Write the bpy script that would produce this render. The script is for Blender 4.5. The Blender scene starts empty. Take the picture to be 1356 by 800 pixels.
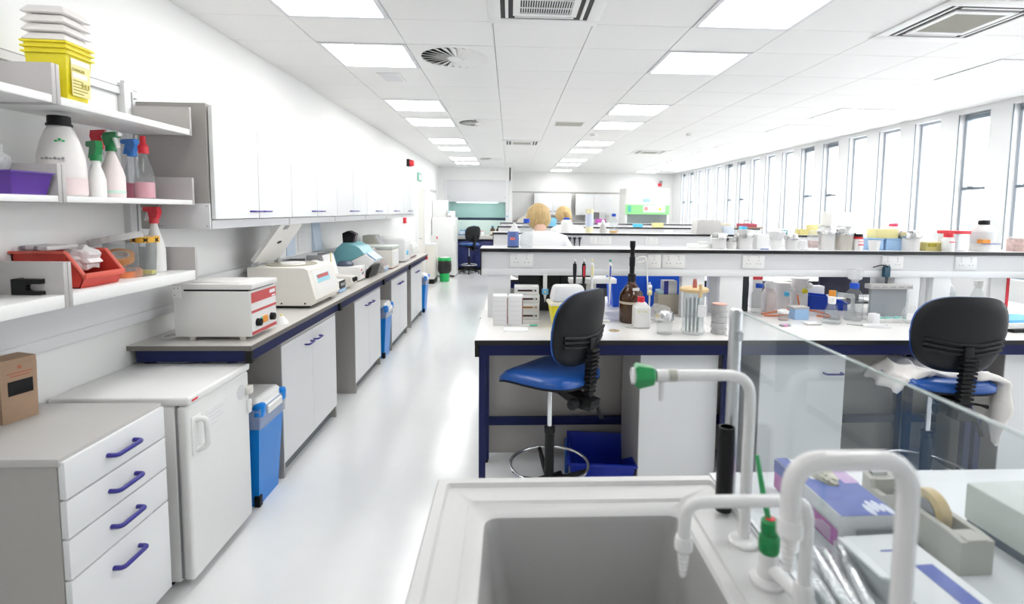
import bpy, bmesh, math, random
from mathutils import Vector, Matrix
random.seed(7)
PI = math.pi
S = bpy.context.scene
COL = S.collection

# ------------------------------------------------------------------ camera
def rotmat(yaw, pitch, roll):
    cy, sy, cp, sp, cr, sr = (math.cos(yaw), math.sin(yaw), math.cos(pitch), math.sin(pitch), math.cos(roll), math.sin(roll))
    Ry = Matrix(((cy, 0, sy), (0, 1, 0), (-sy, 0, cy)))
    Rx = Matrix(((1, 0, 0), (0, cp, -sp), (0, sp, cp)))
    Rz = Matrix(((cr, -sr, 0), (sr, cr, 0), (0, 0, 1)))
    return Rz @ Rx @ Ry
R = rotmat(-.0452, .0812, .0110)
def row(i): return Vector((R[i][0], R[i][2], -R[i][1]))
right, up, back = row(0), -row(1), -row(2)
cam = bpy.data.cameras.new('camera')
cam_o = bpy.data.objects.new('camera', cam)
COL.objects.link(cam_o)
M4 = Matrix.Identity(4)
for i in range(3):
    M4[i][0], M4[i][1], M4[i][2] = right[i], up[i], back[i]
M4.translation = Vector((0, 0, 1.6))
cam_o.matrix_world = M4
cam.sensor_fit = 'HORIZONTAL'; cam.sensor_width = 36
cam.lens = 36 * 689.77 / 1356
cam.shift_x = (678 - 705.7) / 1356
cam.shift_y = (335.6 - 400) / 1356
cam.clip_start = .02; cam.clip_end = 200
cam.dof.use_dof = True; cam.dof.focus_distance = 3.2; cam.dof.aperture_fstop = 2.8
S.camera = cam_o

# ------------------------------------------------------------------ world, exposure
W = bpy.data.worlds.new('overcast'); S.world = W; W.use_nodes = True
bg = W.node_tree.nodes['Background']
bg.inputs[0].default_value = (.97, .985, 1, 1)
bg.inputs[1].default_value = 2.35
LAMP = 5.6
vs = S.view_settings
vs.view_transform = 'Standard'; vs.look = 'None'; vs.gamma = 1; vs.use_curve_mapping = False
vs.exposure = 1.08

# ------------------------------------------------------------------ materials
MATS = {}
def mat(name, c, rough=.5, metal=0., var=.03, scale=30., bump=0., emit=0., spec=.5, coat=0., sub=0.):
    if name in MATS: return MATS[name]
    m = bpy.data.materials.new(name); m.use_nodes = True
    nt = m.node_tree; b = nt.nodes['Principled BSDF']
    b.inputs['Roughness'].default_value = rough; b.inputs['Metallic'].default_value = metal
    b.inputs['Specular IOR Level'].default_value = spec; b.inputs['Coat Weight'].default_value = coat
    tc = nt.nodes.new('ShaderNodeTexCoord'); no = nt.nodes.new('ShaderNodeTexNoise')
    no.inputs['Scale'].default_value = scale; no.inputs['Detail'].default_value = 4
    nt.links.new(tc.outputs['Object'], no.inputs['Vector'])
    mx = nt.nodes.new('ShaderNodeMix'); mx.data_type = 'RGBA'
    mx.inputs['A'].default_value = tuple(max(0, v * (1 - var)) for v in c) + (1,)
    mx.inputs['B'].default_value = tuple(min(1, v * (1 + var)) for v in c) + (1,)
    nt.links.new(no.outputs['Fac'], mx.inputs['Factor'])
    nt.links.new(mx.outputs['Result'], b.inputs['Base Color'])
    if bump:
        bp = nt.nodes.new('ShaderNodeBump'); bp.inputs['Strength'].default_value = bump; bp.inputs['Distance'].default_value = .004
        nt.links.new(no.outputs['Fac'], bp.inputs['Height']); nt.links.new(bp.outputs['Normal'], b.inputs['Normal'])
    if sub:
        b.inputs['Subsurface Weight'].default_value = sub; b.inputs['Subsurface Radius'].default_value = (.02, .02, .02)
    if emit:
        b.inputs['Emission Color'].default_value = (1, .995, .98, 1); b.inputs['Emission Strength'].default_value = emit
    MATS[name] = m
    return m

def glass(name, tint=(.97, .985, .985), haze=0., hazecol=(.9, .92, .93), ior=1.45, rough=.02):
    """thin clear wall: see-through with Fresnel gloss and a little diffuse haze"""
    if name in MATS: return MATS[name]
    m = bpy.data.materials.new(name); m.use_nodes = True
    nt = m.node_tree; nt.nodes.clear()
    out = nt.nodes.new('ShaderNodeOutputMaterial')
    tr = nt.nodes.new('ShaderNodeBsdfTransparent'); tr.inputs[0].default_value = tint + (1,)
    gl = nt.nodes.new('ShaderNodeBsdfGlossy'); gl.inputs['Roughness'].default_value = rough
    df = nt.nodes.new('ShaderNodeBsdfDiffuse'); df.inputs[0].default_value = hazecol + (1,)
    no = nt.nodes.new('ShaderNodeTexNoise'); no.inputs['Scale'].default_value = 14
    mp = nt.nodes.new('ShaderNodeMapRange'); mp.inputs['To Min'].default_value = haze * .8; mp.inputs['To Max'].default_value = haze * 1.2
    nt.links.new(no.outputs['Fac'], mp.inputs['Value'])
    m1 = nt.nodes.new('ShaderNodeMixShader'); nt.links.new(mp.outputs[0], m1.inputs[0])
    nt.links.new(tr.outputs[0], m1.inputs[1]); nt.links.new(df.outputs[0], m1.inputs[2])
    lw = nt.nodes.new('ShaderNodeLayerWeight')          # Schlick reflectance, the same from both sides of the thin wall
    pw = nt.nodes.new('ShaderNodeMath'); pw.operation = 'POWER'; pw.inputs[1].default_value = 5
    lw.inputs['Blend'].default_value = .5
    nt.links.new(lw.outputs['Facing'], pw.inputs[0])
    ma = nt.nodes.new('ShaderNodeMath'); ma.operation = 'MULTIPLY_ADD'; f0 = ((ior - 1) / (ior + 1)) ** 2
    ma.inputs[1].default_value = .8 * (1 - f0); ma.inputs[2].default_value = f0
    nt.links.new(pw.outputs[0], ma.inputs[0])
    m2 = nt.nodes.new('ShaderNodeMixShader'); nt.links.new(ma.outputs[0], m2.inputs[0])
    nt.links.new(m1.outputs[0], m2.inputs[1]); nt.links.new(gl.outputs[0], m2.inputs[2])
    nt.links.new(m2.outputs[0], out.inputs[0])
    MATS[name] = m
    return m

WALL = mat('wall_paint', (.88, .885, .875), .55, var=.012, scale=6)
CEIL = mat('ceiling_tile_white', (.88, .878, .868), .42, var=.01, scale=40, spec=.25)
FLOOR = mat('vinyl_floor', (.80, .815, .82), .17, var=.025, scale=9)
WHITE = mat('white_laminate', (.82, .83, .84), .3, var=.01)
WHITEP = mat('white_plastic', (.86, .86, .85), .35, var=.012)
CREAM = mat('cream_plastic', (.82, .79, .73), .4, var=.02)
OFFW = mat('offwhite_metal', (.80, .79, .77), .4, var=.015)
GREY = mat('grey_laminate', (.44, .42, .40), .45, var=.03)
LGREY = mat('light_grey_laminate', (.52, .505, .49), .4, var=.02)
PALEG = mat('pale_grey_panel', (.74, .745, .76), .4, var=.015)
TOPG = mat('bench_laminate', (.63, .605, .575), .3, var=.03, scale=80)
TOPW = mat('white_worktop', (.86, .845, .82), .25, var=.015, scale=60)
EDGE = mat('black_edge', (.008, .007, .008), .35, var=.1)
NAVY = mat('navy_steel', (.006, .011, .075), .45, var=.1, spec=.3)
HANDLE = mat('blue_handle', (.03, .025, .26), .3, var=.05)
BLACK = mat('black_plastic', (.006, .006, .007), .45, var=.15, spec=.3)
CHARC = mat('charcoal_plastic', (.010, .011, .013), .5, var=.1, bump=.1, scale=400, spec=.3)
BLUEV = mat('blue_vinyl', (.012, .085, .36), .3, var=.06)
BLUEP = mat('blue_plastic', (.003, .25, .80), .3, var=.04)
DBLUEP = mat('deep_blue_plastic', (.004, .022, .36), .35, var=.05)
LBLUEP = mat('pale_blue_plastic', (.36, .56, .82), .35, var=.04)
CYAN = mat('cyan_plastic', (.08, .50, .80), .4, var=.04)
TEAL = mat('teal_plastic', (.17, .42, .47), .35, var=.04)
CHROME = mat('chrome', (.75, .76, .78), .12, 1., var=.03)
STEEL = mat('brushed_steel', (.55, .56, .57), .3, 1., var=.05)
FOIL = mat('aluminium_foil', (.66, .66, .66), .22, 1., var=.1, bump=.5, scale=90)
RED = mat('red_plastic', (.62, .055, .04), .35, var=.05)
BRED = mat('bright_red_plastic', (.75, .03, .05), .35, var=.05)
PINKL = mat('pink_liquid', (.80, .36, .42), .3, var=.05)
GREEN = mat('green_plastic', (.01, .25, .07), .35, var=.05)
BGREEN = mat('bright_green_plastic', (.02, .52, .13), .4, var=.05)
YELLOW = mat('yellow_plastic', (.86, .74, .02), .4, var=.03)
LYELL = mat('pale_yellow_plastic', (.86, .78, .36), .4, var=.03)
OLIVE = mat('printed_olive', (.40, .33, .02), .5, var=.05)
ORANGE = mat('orange_tape', (.85, .33, .04), .4, var=.06)
ORUB = mat('orange_rubber', (.80, .25, .13), .5, var=.06)
PURPLE = mat('purple_plastic', (.10, .03, .30), .35, var=.05)
MAG = mat('magenta_print', (.50, .09, .42), .4, var=.05)
PBLUE = mat('blue_print', (.08, .12, .45), .4, var=.25, scale=25)
CARD = mat('brown_cardboard', (.40, .27, .18), .8, var=.08, bump=.1)
PAPER = mat('white_paper', (.86, .86, .86), .7, var=.02)
BPAPER = mat('pale_blue_paper', (.66, .76, .88), .7, var=.03)
INK = mat('grey_ink', (.33, .33, .35), .6, var=.1)
DGREY = mat('dark_grey_panel', (.028, .032, .032), .5, var=.1)
BIEGE = mat('beige_grey_plastic', (.50, .49, .43), .45, var=.04)
PGREEN = mat('pale_green_grey', (.62, .66, .62), .45, var=.03)
BROWNG = mat('amber_glass', (.055, .016, .004), .08, var=.2, scale=12, coat=.3)
MILK = mat('translucent_plastic', (.86, .83, .81), .4, var=.03)
FROST = glass('frosted_plastic', (.95, .96, .96), .38, (.9, .9, .9), rough=.2)
CLEAR = glass('clear_glass', (.90, .92, .925), .06)
PANE = glass('window_glass', (.99, .995, 1.), .0)
SCREENG = glass('splash_glass', (.945, .962, .972), .04, (.66, .78, .84), ior=1.5)
TEALG = glass('tinted_sash_glass', (.72, .84, .83), .30, (.42, .58, .57))
BAGM = glass('plastic_film', (.96, .96, .96), .2, (.86, .86, .86), rough=.15)
BBAG = mat('black_bag', (.012, .012, .012), .3, var=.2, bump=.6, scale=25)
LIGHTM = mat('lamp_diffuser', (.9, .9, .9), .5, emit=LAMP)
SKIN = mat('skin', (.72, .47, .37), .5, var=.05, sub=.05)
HAIR = mat('blond_hair', (.60, .42, .19), .45, var=.55, scale=9, bump=.6)
_n = HAIR.node_tree; _m = _n.nodes.new('ShaderNodeMapping'); _m.inputs['Scale'].default_value = (14, 14, .7)
_t = [n for n in _n.nodes if n.type == 'TEX_COORD'][0]; _o = [n for n in _n.nodes if n.type == 'TEX_NOISE'][0]
_n.links.new(_t.outputs['Object'], _m.inputs['Vector']); _n.links.new(_m.outputs['Vector'], _o.inputs['Vector'])
COAT = mat('white_cotton', (.84, .845, .85), .8, var=.03, bump=.15, scale=60)
CLOTHC = mat('cream_cotton', (.84, .81, .78), .85, var=.05, bump=.2, scale=50)
TROUS = mat('dark_trousers', (.05, .055, .08), .8, var=.1)
TEALW = mat('teal_liner', (.58, .67, .64), .4, var=.04)
SINKM = mat('shaded_sink_resin', (.41, .405, .40), .42, var=.02, scale=120)  # darker sink resin: the shade inside the basin is put into the colour
WOOD = mat('pale_wood', (.72, .52, .28), .5, var=.12, scale=20)
SPOTS = mat('speckled_reddish', (.72, .50, .46), .4, var=.5, scale=60)

# ------------------------------------------------------------------ mesh helpers
def BM(): return bmesh.new()
def box(bm, x0, x1, y0, y1, z0, z1, bev=0., seg=2):
    r = bmesh.ops.create_cube(bm, size=1)
    vs_ = r['verts']
    for v in vs_:
        v.co = Vector((x0 + (v.co.x + .5) * (x1 - x0), y0 + (v.co.y + .5) * (y1 - y0), z0 + (v.co.z + .5) * (z1 - z0)))
    if bev:
        es = list({e for v in vs_ for e in v.link_edges})
        bmesh.ops.bevel(bm, geom=es, offset=bev, segments=seg, profile=.5, affect='EDGES')
    return bm
def bx(*a, **k): return box(BM(), *a, **k)
def lathe(bm, prof, seg=20, cx=0, cy=0, cz=0, axis='z', wob=0., caps=True, sx=1., sy=1.):
    rings = []
    for r, z in prof:
        ring = []
        for i in range(seg):
            a = 2 * PI * i / seg; rr = r * (1 + (random.uniform(-wob, wob) if wob else 0))
            p = (rr * math.cos(a) * sx, rr * math.sin(a) * sy, z + (random.uniform(-wob, wob) * r * .6 if wob else 0))
            if axis == 'x': p = (p[2], p[0], p[1])
            elif axis == 'y': p = (p[0], p[2], p[1])
            ring.append(bm.verts.new((p[0] + cx, p[1] + cy, p[2] + cz)))
        rings.append(ring)
    for a, b in zip(rings, rings[1:]):
        for i in range(seg):
            j = (i + 1) % seg; bm.faces.new((a[i], a[j], b[j], b[i]))
    if caps:
        bm.faces.new(rings[0][::-1]); bm.faces.new(rings[-1])
    return bm
def lt(prof, **k): return lathe(BM(), prof, **k)
def cyl(bm, r, z0, z1, seg=16, **k): return lathe(bm, [(r, z0), (r, z1)], seg=seg, **k)
def smooth_path(pts, n=6, rad=.03):
    """round the inner corners of a polyline"""
    P_ = [Vector(p) for p in pts]; out = [P_[0]]
    for a, b, c in zip(P_, P_[1:], P_[2:]):
        d1 = (a - b); d2 = (c - b); r = min(rad, d1.length * .49, d2.length * .49)
        p, q = b + d1.normalized() * r, b + d2.normalized() * r
        for i in range(n + 1):
            t = i / n; out.append(p * (1 - t) ** 2 + b * 2 * t * (1 - t) + q * t * t)
    out.append(P_[-1]); return out
def tube(bm, pts, r, seg=10, closed=False, caps=True):
    P_ = [Vector(p) for p in pts]; n = len(P_); rings = []
    ref = None
    for i, p in enumerate(P_):
        if closed: d = P_[(i + 1) % n] - P_[i - 1]
        else: d = P_[min(i + 1, n - 1)] - P_[max(i - 1, 0)]
        d.normalize()
        if ref is None: ref = d.orthogonal().normalized()
        ref = (ref - d * ref.dot(d)).normalized(); bi = d.cross(ref)
        rr = r[i] if isinstance(r, (list, tuple)) else r
        rings.append([bm.verts.new(p + (ref * math.cos(2 * PI * k / seg) + bi * math.sin(2 * PI * k / seg)) * rr) for k in range(seg)])
    pairs = list(zip(rings, rings[1:])) + ([(rings[-1], rings[0])] if closed else [])
    for a, b in pairs:
        for k in range(seg):
            j = (k + 1) % seg; bm.faces.new((a[k], a[j], b[j], b[k]))
    if caps and not closed:
        bm.faces.new(rings[0][::-1]); bm.faces.new(rings[-1])
    return bm
def tb(pts, r, **k): return tube(BM(), pts, r, **k)
def prism(bm, poly, axis, a, b):
    """poly: 2D points; axis x: (y,z), y: (x,z), z: (x,y)"""
    def P_(p, t):
        return {'x': (t, p[0], p[1]), 'y': (p[0], t, p[1]), 'z': (p[0], p[1], t)}[axis]
    A = [bm.verts.new(P_(p, a)) for p in poly]; B = [bm.verts.new(P_(p, b)) for p in poly]
    n = len(poly)
    bm.faces.new(A[::-1]); bm.faces.new(B)
    for i in range(n): bm.faces.new((A[i], A[(i + 1) % n], B[(i + 1) % n], B[i]))
    return bm
def pr(poly, axis, a, b): return prism(BM(), poly, axis, a, b)
def frustum(bm, x0, x1, y0, y1, z0, X0, X1, Y0, Y1, z1, bev=0.):
    a = [bm.verts.new(p) for p in ((x0, y0, z0), (x1, y0, z0), (x1, y1, z0), (x0, y1, z0))]
    b = [bm.verts.new(p) for p in ((X0, Y0, z1), (X1, Y0, z1), (X1, Y1, z1), (X0, Y1, z1))]
    bm.faces.new(a[::-1]); bm.faces.new(b)
    for i in range(4): bm.faces.new((a[i], a[(i + 1) % 4], b[(i + 1) % 4], b[i]))
    if bev:
        es = list({e for v in a + b for e in v.link_edges})
        bmesh.ops.bevel(bm, geom=es, offset=bev, segments=2, profile=.5, affect='EDGES')
    return bm
def hollow(x0, x1, y0, y1, z0, X0, X1, Y0, Y1, z1, t=.004, lip=0.):
    """open-topped tapered container"""
    bm = BM()
    loops = [((x0 + t, x1 - t, y0 + t, y1 - t), z0 + t), ((X0 + t, X1 - t, Y0 + t, Y1 - t), z1), ((X0 - lip, X1 + lip, Y0 - lip, Y1 + lip), z1),
             ((X0 - lip, X1 + lip, Y0 - lip, Y1 + lip), z1 - max(lip, .0001) * .8), ((X0, X1, Y0, Y1), z1 - max(lip, .0001)), ((x0, x1, y0, y1), z0)]
    L = [[bm.verts.new(p) for p in ((a, c, z), (b, c, z), (b, d, z), (a, d, z))] for (a, b, c, d), z in loops]
    bm.faces.new(L[0])
    for p, q in zip(L, L[1:]):
        for i in range(4): bm.faces.new((p[i], p[(i + 1) % 4], q[(i + 1) % 4], q[i]))
    bm.faces.new(L[-1][::-1])
    return bm
def blob(rx, ry, rz, cz=0, sub=3, wob=.12, seed=1):
    bm = BM(); bmesh.ops.create_icosphere(bm, subdivisions=sub, radius=1)
    rnd = random.Random(seed)
    ph = [rnd.uniform(0, 6.28) for _ in range(6)]
    for v in bm.verts:
        d = v.co
        k = 1 + wob * (math.sin(5 * d.x + ph[0]) * math.cos(6 * d.y + ph[1]) + .6 * math.sin(11 * d.z + ph[2] + 4 * d.x) + .5 * rnd.uniform(-.6, .6))
        v.co = Vector((d.x * rx * k, d.y * ry * k, max(-1, d.z * k) * rz + cz))
    return bm

def obj(name, bm, m, parent=None, smooth=35, loc=None, rot=None):
    me = bpy.data.meshes.new(name)
    bmesh.ops.recalc_face_normals(bm, faces=bm.faces)
    bm.to_mesh(me); bm.free()
    if smooth:
        me.polygons.foreach_set('use_smooth', [True] * len(me.polygons))
        me.set_sharp_from_angle(angle=math.radians(smooth))
    me.materials.append(m)
    o = bpy.data.objects.new(name, me); COL.objects.link(o)
    if parent is not None: o.parent = parent
    if loc is not None: o.location = loc
    if rot is not None: o.rotation_euler = rot
    return o
def tag(o, label, cat, group=None):
    o['label'] = label; o['category'] = cat
    if group: o['group'] = group
    return o
def thing(name, label, cat, loc=(0, 0, 0), rz=0., group=None):
    o = bpy.data.objects.new(name, None); COL.objects.link(o)
    o.location = loc; o.rotation_euler = (0, 0, rz); o.empty_display_size = .05
    return tag(o, label, cat, group)
def struct(name, bm, m, parent=None):
    o = obj(name, bm, m, parent)
    if parent is None: o['kind'] = 'structure'
    return o
def dup(root, loc=None, rz=None, label=None, group=None, parent=None):
    r = root.copy(); COL.objects.link(r)
    if parent is not None: r.parent = parent
    if loc is not None: r.location = loc
    if rz is not None: r.rotation_euler = (0, 0, rz)
    if label: r['label'] = label
    if group: r['group'] = group
    for ch in list(root.children):
        c = ch.copy(); COL.objects.link(c); c.parent = r
        for g in list(ch.children):
            d = g.copy(); COL.objects.link(d); d.parent = c
    return r
def inst(o, loc, parent):
    c = o.copy(); COL.objects.link(c); c.parent = parent; c.location = loc; return c
def text(s, size, m, parent, loc, rot, ext=.0004):
    cu = bpy.data.curves.new('lettering', 'FONT'); cu.body = s; cu.size = size; cu.extrude = ext
    cu.align_x = 'CENTER'; cu.align_y = 'CENTER'
    t = bpy.data.objects.new('tmp', cu); COL.objects.link(t)
    me = bpy.data.meshes.new_from_object(t); bpy.data.objects.remove(t)
    me.materials.clear(); me.materials.append(m)
    o = bpy.data.objects.new('lettering', me); COL.objects.link(o); o.parent = parent; o.location = loc; o.rotation_euler = rot
    return o
def handle(parent, loc, rot, L=.1, d=.028, r=.005, m=None):
    """D handle: bar along local x, standing off along local -y"""
    pts = smooth_path([(-L / 2, 0, 0), (-L / 2, -d, 0), (L / 2, -d, 0), (L / 2, 0, 0)], 4, .016)
    return obj('handle', tb(pts, r, seg=8), m or HANDLE, parent, 60, loc, rot)

# ================================================================== THE ROOM
XL, XR, YN, CZ = -1.86, 4.76, -1.7, 2.717
YB1, YB = 13.85, 15.1            # bulkhead above the fume cupboard; far wall
struct('floor', bx(XL - .2, XR + .4, YN - .2, YB + .2, -.1, 0), FLOOR)
struct('wall_left', bx(XL - .15, XL, YN, YB, 0, 2.9), WALL)
struct('wall_back', bx(XL - .15, XR + .3, YB, YB + .15, 0, 2.9), WALL)
struct('wall_front', bx(XL - .15, XR + .3, YN - .15, YN, 0, 2.9), WALL)
struct('wall_bulkhead', box(box(bx(XL, .02, YB1 - .02, YB, 2.388, 2.9), -.015, .06, YB1 - .02, YB, 0, 2.9), XL, -1.725, YB1 - .02, YB, 0, 2.39), WALL)
# window wall: sill, head and piers
WY = [4.83 + .6 * k for k in range(-10, 17)]          # far jamb of every window
WW = .37
b = BM()
box(b, XR, XR + .16, YN, YB, 0, 1.0); box(b, XR, XR + .16, YN, YB, 2.665, 2.9)
edges = [YN] + [v for y in WY for v in (y - WW, y)] + [YB]
for a, c in zip(edges[0::2], edges[1::2]):
    if c > a: box(b, XR, XR + .16, a, c, 1.0, 2.665)
struct('wall_right', b, mat('window_wall_paint', (.82, .83, .835), .5, var=.012, scale=6))
WFRAME = mat('window_frame', (.44, .48, .53), .35, .3, var=.03)
WDARK = mat('window_dark_frame', (.17, .21, .24), .4, .3, var=.05)
fr_f = BM()
for (y0, y1, z0, z1) in ((-WW, -WW + .022, 1.0, 2.665), (-.03, 0, 1.0, 2.665), (-WW + .022, -.03, 1.0, 1.04), (-WW + .022, -.03, 2.635, 2.665)):
    box(fr_f, .075, .115, y0, y1, z0, z1)
first = {}
for k, y in enumerate(WY):
    w = bpy.data.objects.new('window_%d' % (k + 1), None); COL.objects.link(w); w.location = (XR, y, 0); w['kind'] = 'structure'
    opener = (k - 10) % 5 in (0, 1)
    def part(q, nm, mk, m):
        if q not in first: first[q] = obj(nm, mk(), m, w)
        else:
            c = first[q].copy(); COL.objects.link(c); c.parent = w
    part('f', 'window_frame', lambda: fr_f, WFRAME)
    part('p', 'window_pane', lambda: bx(.093, .097, -WW + .02, -.03, 1.04, 2.64), PANE)
    part('g', 'gasket', lambda: bx(.004, .012, -.006, .0005, 1.0, 2.665), WDARK)
    if opener:
        part('t', 'transom', lambda: box(bx(.06, .12, -WW + .02, -.03, 1.872, 1.9), .05, .125, -WW + .02, -.03, 2.60, 2.64), WDARK)
        part('l', 'latch', lambda: bx(.045, .065, -.17, -.11, 1.9, 1.915, bev=.004), WFRAME)
tr1 = struct('trim_1', bx(XL, XL + .012, .6, 2.72, 2.132, 2.165), PALEG); obj('groove', bx(XL, XL + .0125, .6, 2.72, 2.1645, 2.1685), INK, tr1); obj('groove', bx(XL, XL + .0125, .6, 2.72, 2.1285, 2.1325), INK, tr1)          # fixing rail on the left wall
# door and its frame far down the left wall
d1 = struct('door_1', bx(XL, XL + .03, 10.5, 11.25, 0, 2.03), mat('door_cream', (.82, .79, .74), .4, var=.01))
obj('door_frame', box(box(bx(XL, XL + .045, 10.42, 10.5, 0, 2.11), XL, XL + .045, 11.25, 11.33, 0, 2.11), XL, XL + .045, 10.5, 11.25, 2.03, 2.11), WALL, d1)
obj('door_handle', tb(smooth_path([(XL + .03, 10.6, 1.02), (XL + .08, 10.6, 1.02), (XL + .08, 10.72, 1.02)], 4, .02), .009), STEEL, d1)

# ---- ceiling with tiles
ceiling = struct('ceiling', bx(XL - .15, XR + .3, YN - .15, YB + .15, CZ + .02, CZ + .12), mat('ceiling_void', (.62, .62, .62), .8))
XC = [XL, -1.31, -.71, -.11, .49, 1.09, 1.69, 2.29, 2.89, 3.49, 4.09, 4.69, XR]
YR = []
for n in range(-2, 5):
    o_ = 3.66 + 2.86 * n
    YR += [(o_, o_ + .6, 'L'), (o_ + .6, o_ + 1.2, 't'), (o_ + 1.2, o_ + 1.8, 't'), (o_ + 1.8, o_ + 2.4, 'L'), (o_ + 2.4, o_ + 2.86, 't')]
YR = [r for r in YR if r[1] > YN and r[0] < YB]
skip = {}
tile_mesh = {}
lights = []
cassettes = [(4, 2.585), (8, 2.70), (4, 8.39), (8, 9.42)]
fills = [(-1, 3.66), (-1, 6.52), (-1, 11.18)]
def over(xa, ya, yb):
    for (ci, y0) in cassettes:
        if xa == XC[ci - 1] and ya < y0 + .6 - .02 and yb > y0 + .02: return True
    return False
for ci in range(len(XC) - 1):
    xa, xb = XC[ci], XC[ci + 1]
    for (ya, yb, kind) in YR:
        if kind == 'L' and ci in (1, 5, 9) and ya > .7:
            lights.append((xa, ya)); continue
        if ci == 2 and any(abs(ya - f[1]) < .02 for f in fills): continue
        segs = [(ya, yb)]
        for (cc, y0) in cassettes:
            if cc - 1 == ci:
                ns = []
                for (p, q) in segs:
                    if q <= y0 or p >= y0 + .6: ns.append((p, q))
                    else:
                        if p < y0 - .01: ns.append((p, y0))
                        if q > y0 + .61: ns.append((y0 + .6, q))
                segs = ns
        for (p, q) in segs:
            if xb < .03 and p > YB1: continue
            key = (round(xb - xa, 3), round(q - p, 3))
            if key not in tile_mesh:
                t = obj('ceiling_tile', bx(.002, xb - xa - .002, .002, q - p - .002, 0, .014, bev=.002, seg=1), CEIL, ceiling)
                t.location = (xa, p, CZ); tile_mesh[key] = t
            else: inst(tile_mesh[key], (xa, p, CZ), ceiling)
# recessed light panels
b = BM()
for a in ((.003, .597, .003, .03), (.003, .597, .57, .597), (.003, .03, .03, .57), (.57, .597, .03, .57)): box(b, a[0], a[1], a[2], a[3], -.006, .012)
LF = mat('light_frame', (.74, .745, .77), .35, var=.01)
L0 = None
for (xa, ya) in lights:
    rowname = {-1.31: 'above the aisle by the long wall', 1.09: 'above the middle of the benches', 3.49: 'in the row beside the windows'}[xa]
    far = sorted({l[1] for l in lights}, reverse=True).index(ya)
    lab = 'square ceiling light panel %s, %s from the far wall' % (rowname, ('nearest', 'second', 'third', 'fourth', 'fifth', 'sixth', 'seventh', 'eighth', 'ninth', 'tenth', 'eleventh')[far])
    if L0 is None:
        L0 = thing('ceiling_light', lab, 'ceiling light', (xa, ya, CZ), 0, 'ceiling lights ' + rowname)
        obj('frame', b, LF, L0)
        obj('diffuser', bx(.03, .57, .03, .57, .001, .008), LIGHTM, L0)
    else: dup(L0, (xa, ya, CZ), 0, lab, 'ceiling lights ' + rowname)
# swirl diffusers
def swirl(x, y, label):
    t = thing('swirl_diffuser', label, 'air vent', (x, y, CZ), 0, 'round swirl air diffusers')
    b = BM()
    n = 48; R0 = .245
    ins = [b.verts.new((.3 + R0 * math.cos(2 * PI * i / n), .3 + R0 * math.sin(2 * PI * i / n), -.001)) for i in range(n)]
    outs = []
    for i in range(n):
        c, s = math.cos(2 * PI * i / n), math.sin(2 * PI * i / n); k = .297 / max(abs(c), abs(s))
        outs.append(b.verts.new((.3 + k * c, .3 + k * s, -.001)))
    for i in range(n): b.faces.new((ins[i], ins[(i + 1) % n], outs[(i + 1) % n], outs[i]))
    bmesh.ops.extrude_face_region(b, geom=list(b.faces))
    for v in list(b.verts)[2 * n:]: v.co.z += .012
    obj('face_plate', b, CEIL, t, 0)
    obj('dark_plenum', lt([(R0 + .01, .012), (R0 + .01, .018)], seg=32, cx=.3, cy=.3), BLACK, t)
    obj('hub', lt([(.0, -.014), (.05, -.014), (.06, -.004), (.06, .01), (0, .01)], seg=24, cx=.3, cy=.3, caps=False), CEIL, t)
    v0 = None
    for i in range(24):
        if v0 is None:
            bb = BM()
            p = []
            for r_, h in ((.055, .016), (.245, .03)):
                p.append([(r_, -h, .012), (r_, h, -.008), (r_, h, -.0105), (r_, -h, .0095)])
            A = [bb.verts.new(q) for q in p[0]]; B_ = [bb.verts.new(q) for q in p[1]]
            for k in range(4): bb.faces.new((A[k], A[(k + 1) % 4], B_[(k + 1) % 4], B_[k]))
            bb.faces.new(A); bb.faces.new(B_[::-1])
            v0 = obj('vane', bb, CEIL, t, 0, (.3, .3, 0))
        else:
            c = inst(v0, (.3, .3, 0), t); c.rotation_euler = (0, 0, 2 * PI * i / 24)
for y, l in ((3.66, 'round swirl air diffuser next to a light panel and small square ceiling speaker'), (6.52, 'second round swirl air diffuser along the aisle ceiling'), (11.18, 'round swirl air diffuser furthest along the aisle, before the fume cupboard')):
    swirl(-.71, y, l)
# cassette air conditioners
def cassette(x, y, label, dark):
    t = thing('ceiling_air_conditioner', label, 'air conditioner', (x, y, CZ), 0, 'ceiling cassette air conditioners')
    b = BM()
    for a in ((-.02, .62, -.02, .06), (-.02, .62, .54, .62), (-.02, .05, .06, .54), (.55, .62, .06, .54)): box(b, *a, -.009, 0, bev=.002)
    box(b, .12, .155, .12, .48, -.012, 0); box(b, .445, .48, .12, .48, -.012, 0); box(b, .155, .445, .12, .155, -.012, 0); box(b, .155, .445, .445, .48, -.012, 0)
    obj('fascia', b, WHITEP, t)
    obj('grille_backing', bx(.15, .45, .15, .45, -.004, .01), BLACK if dark else BIEGE, t)
    for i in range(22): obj('grille_slat', bx(.155 + i * .0134, .158 + i * .0134 + .002, .155, .445, -.010, -.004), WHITEP if dark else BIEGE, t, 0)
    for yy in ((.25, .36) if dark else ()): obj('grille_bar', bx(.155, .445, yy, yy + .006, -.012, -.006), WHITEP, t, 0)
    for a in ((.05, .12, .06, .54), (.48, .55, .06, .54), (.12, .48, .06, .12), (.12, .48, .48, .54)):
        obj('outlet_slot', bx(*a, -.003, .01), BLACK, t, 0)
        if a[1] - a[0] < .1: obj('louvre', bx(a[0] + .026, a[0] + .044, a[2] + .01, a[3] - .01, -.008, -.003, bev=.002), WHITEP, t)
        else: obj('louvre', bx(a[0] + .01, a[1] - .01, a[2] + .022, a[2] + .04, -.008, -.003, bev=.002), WHITEP, t)
cassette(-.11, 2.585, 'white ceiling cassette air conditioner with dark slatted grille', True)
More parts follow.
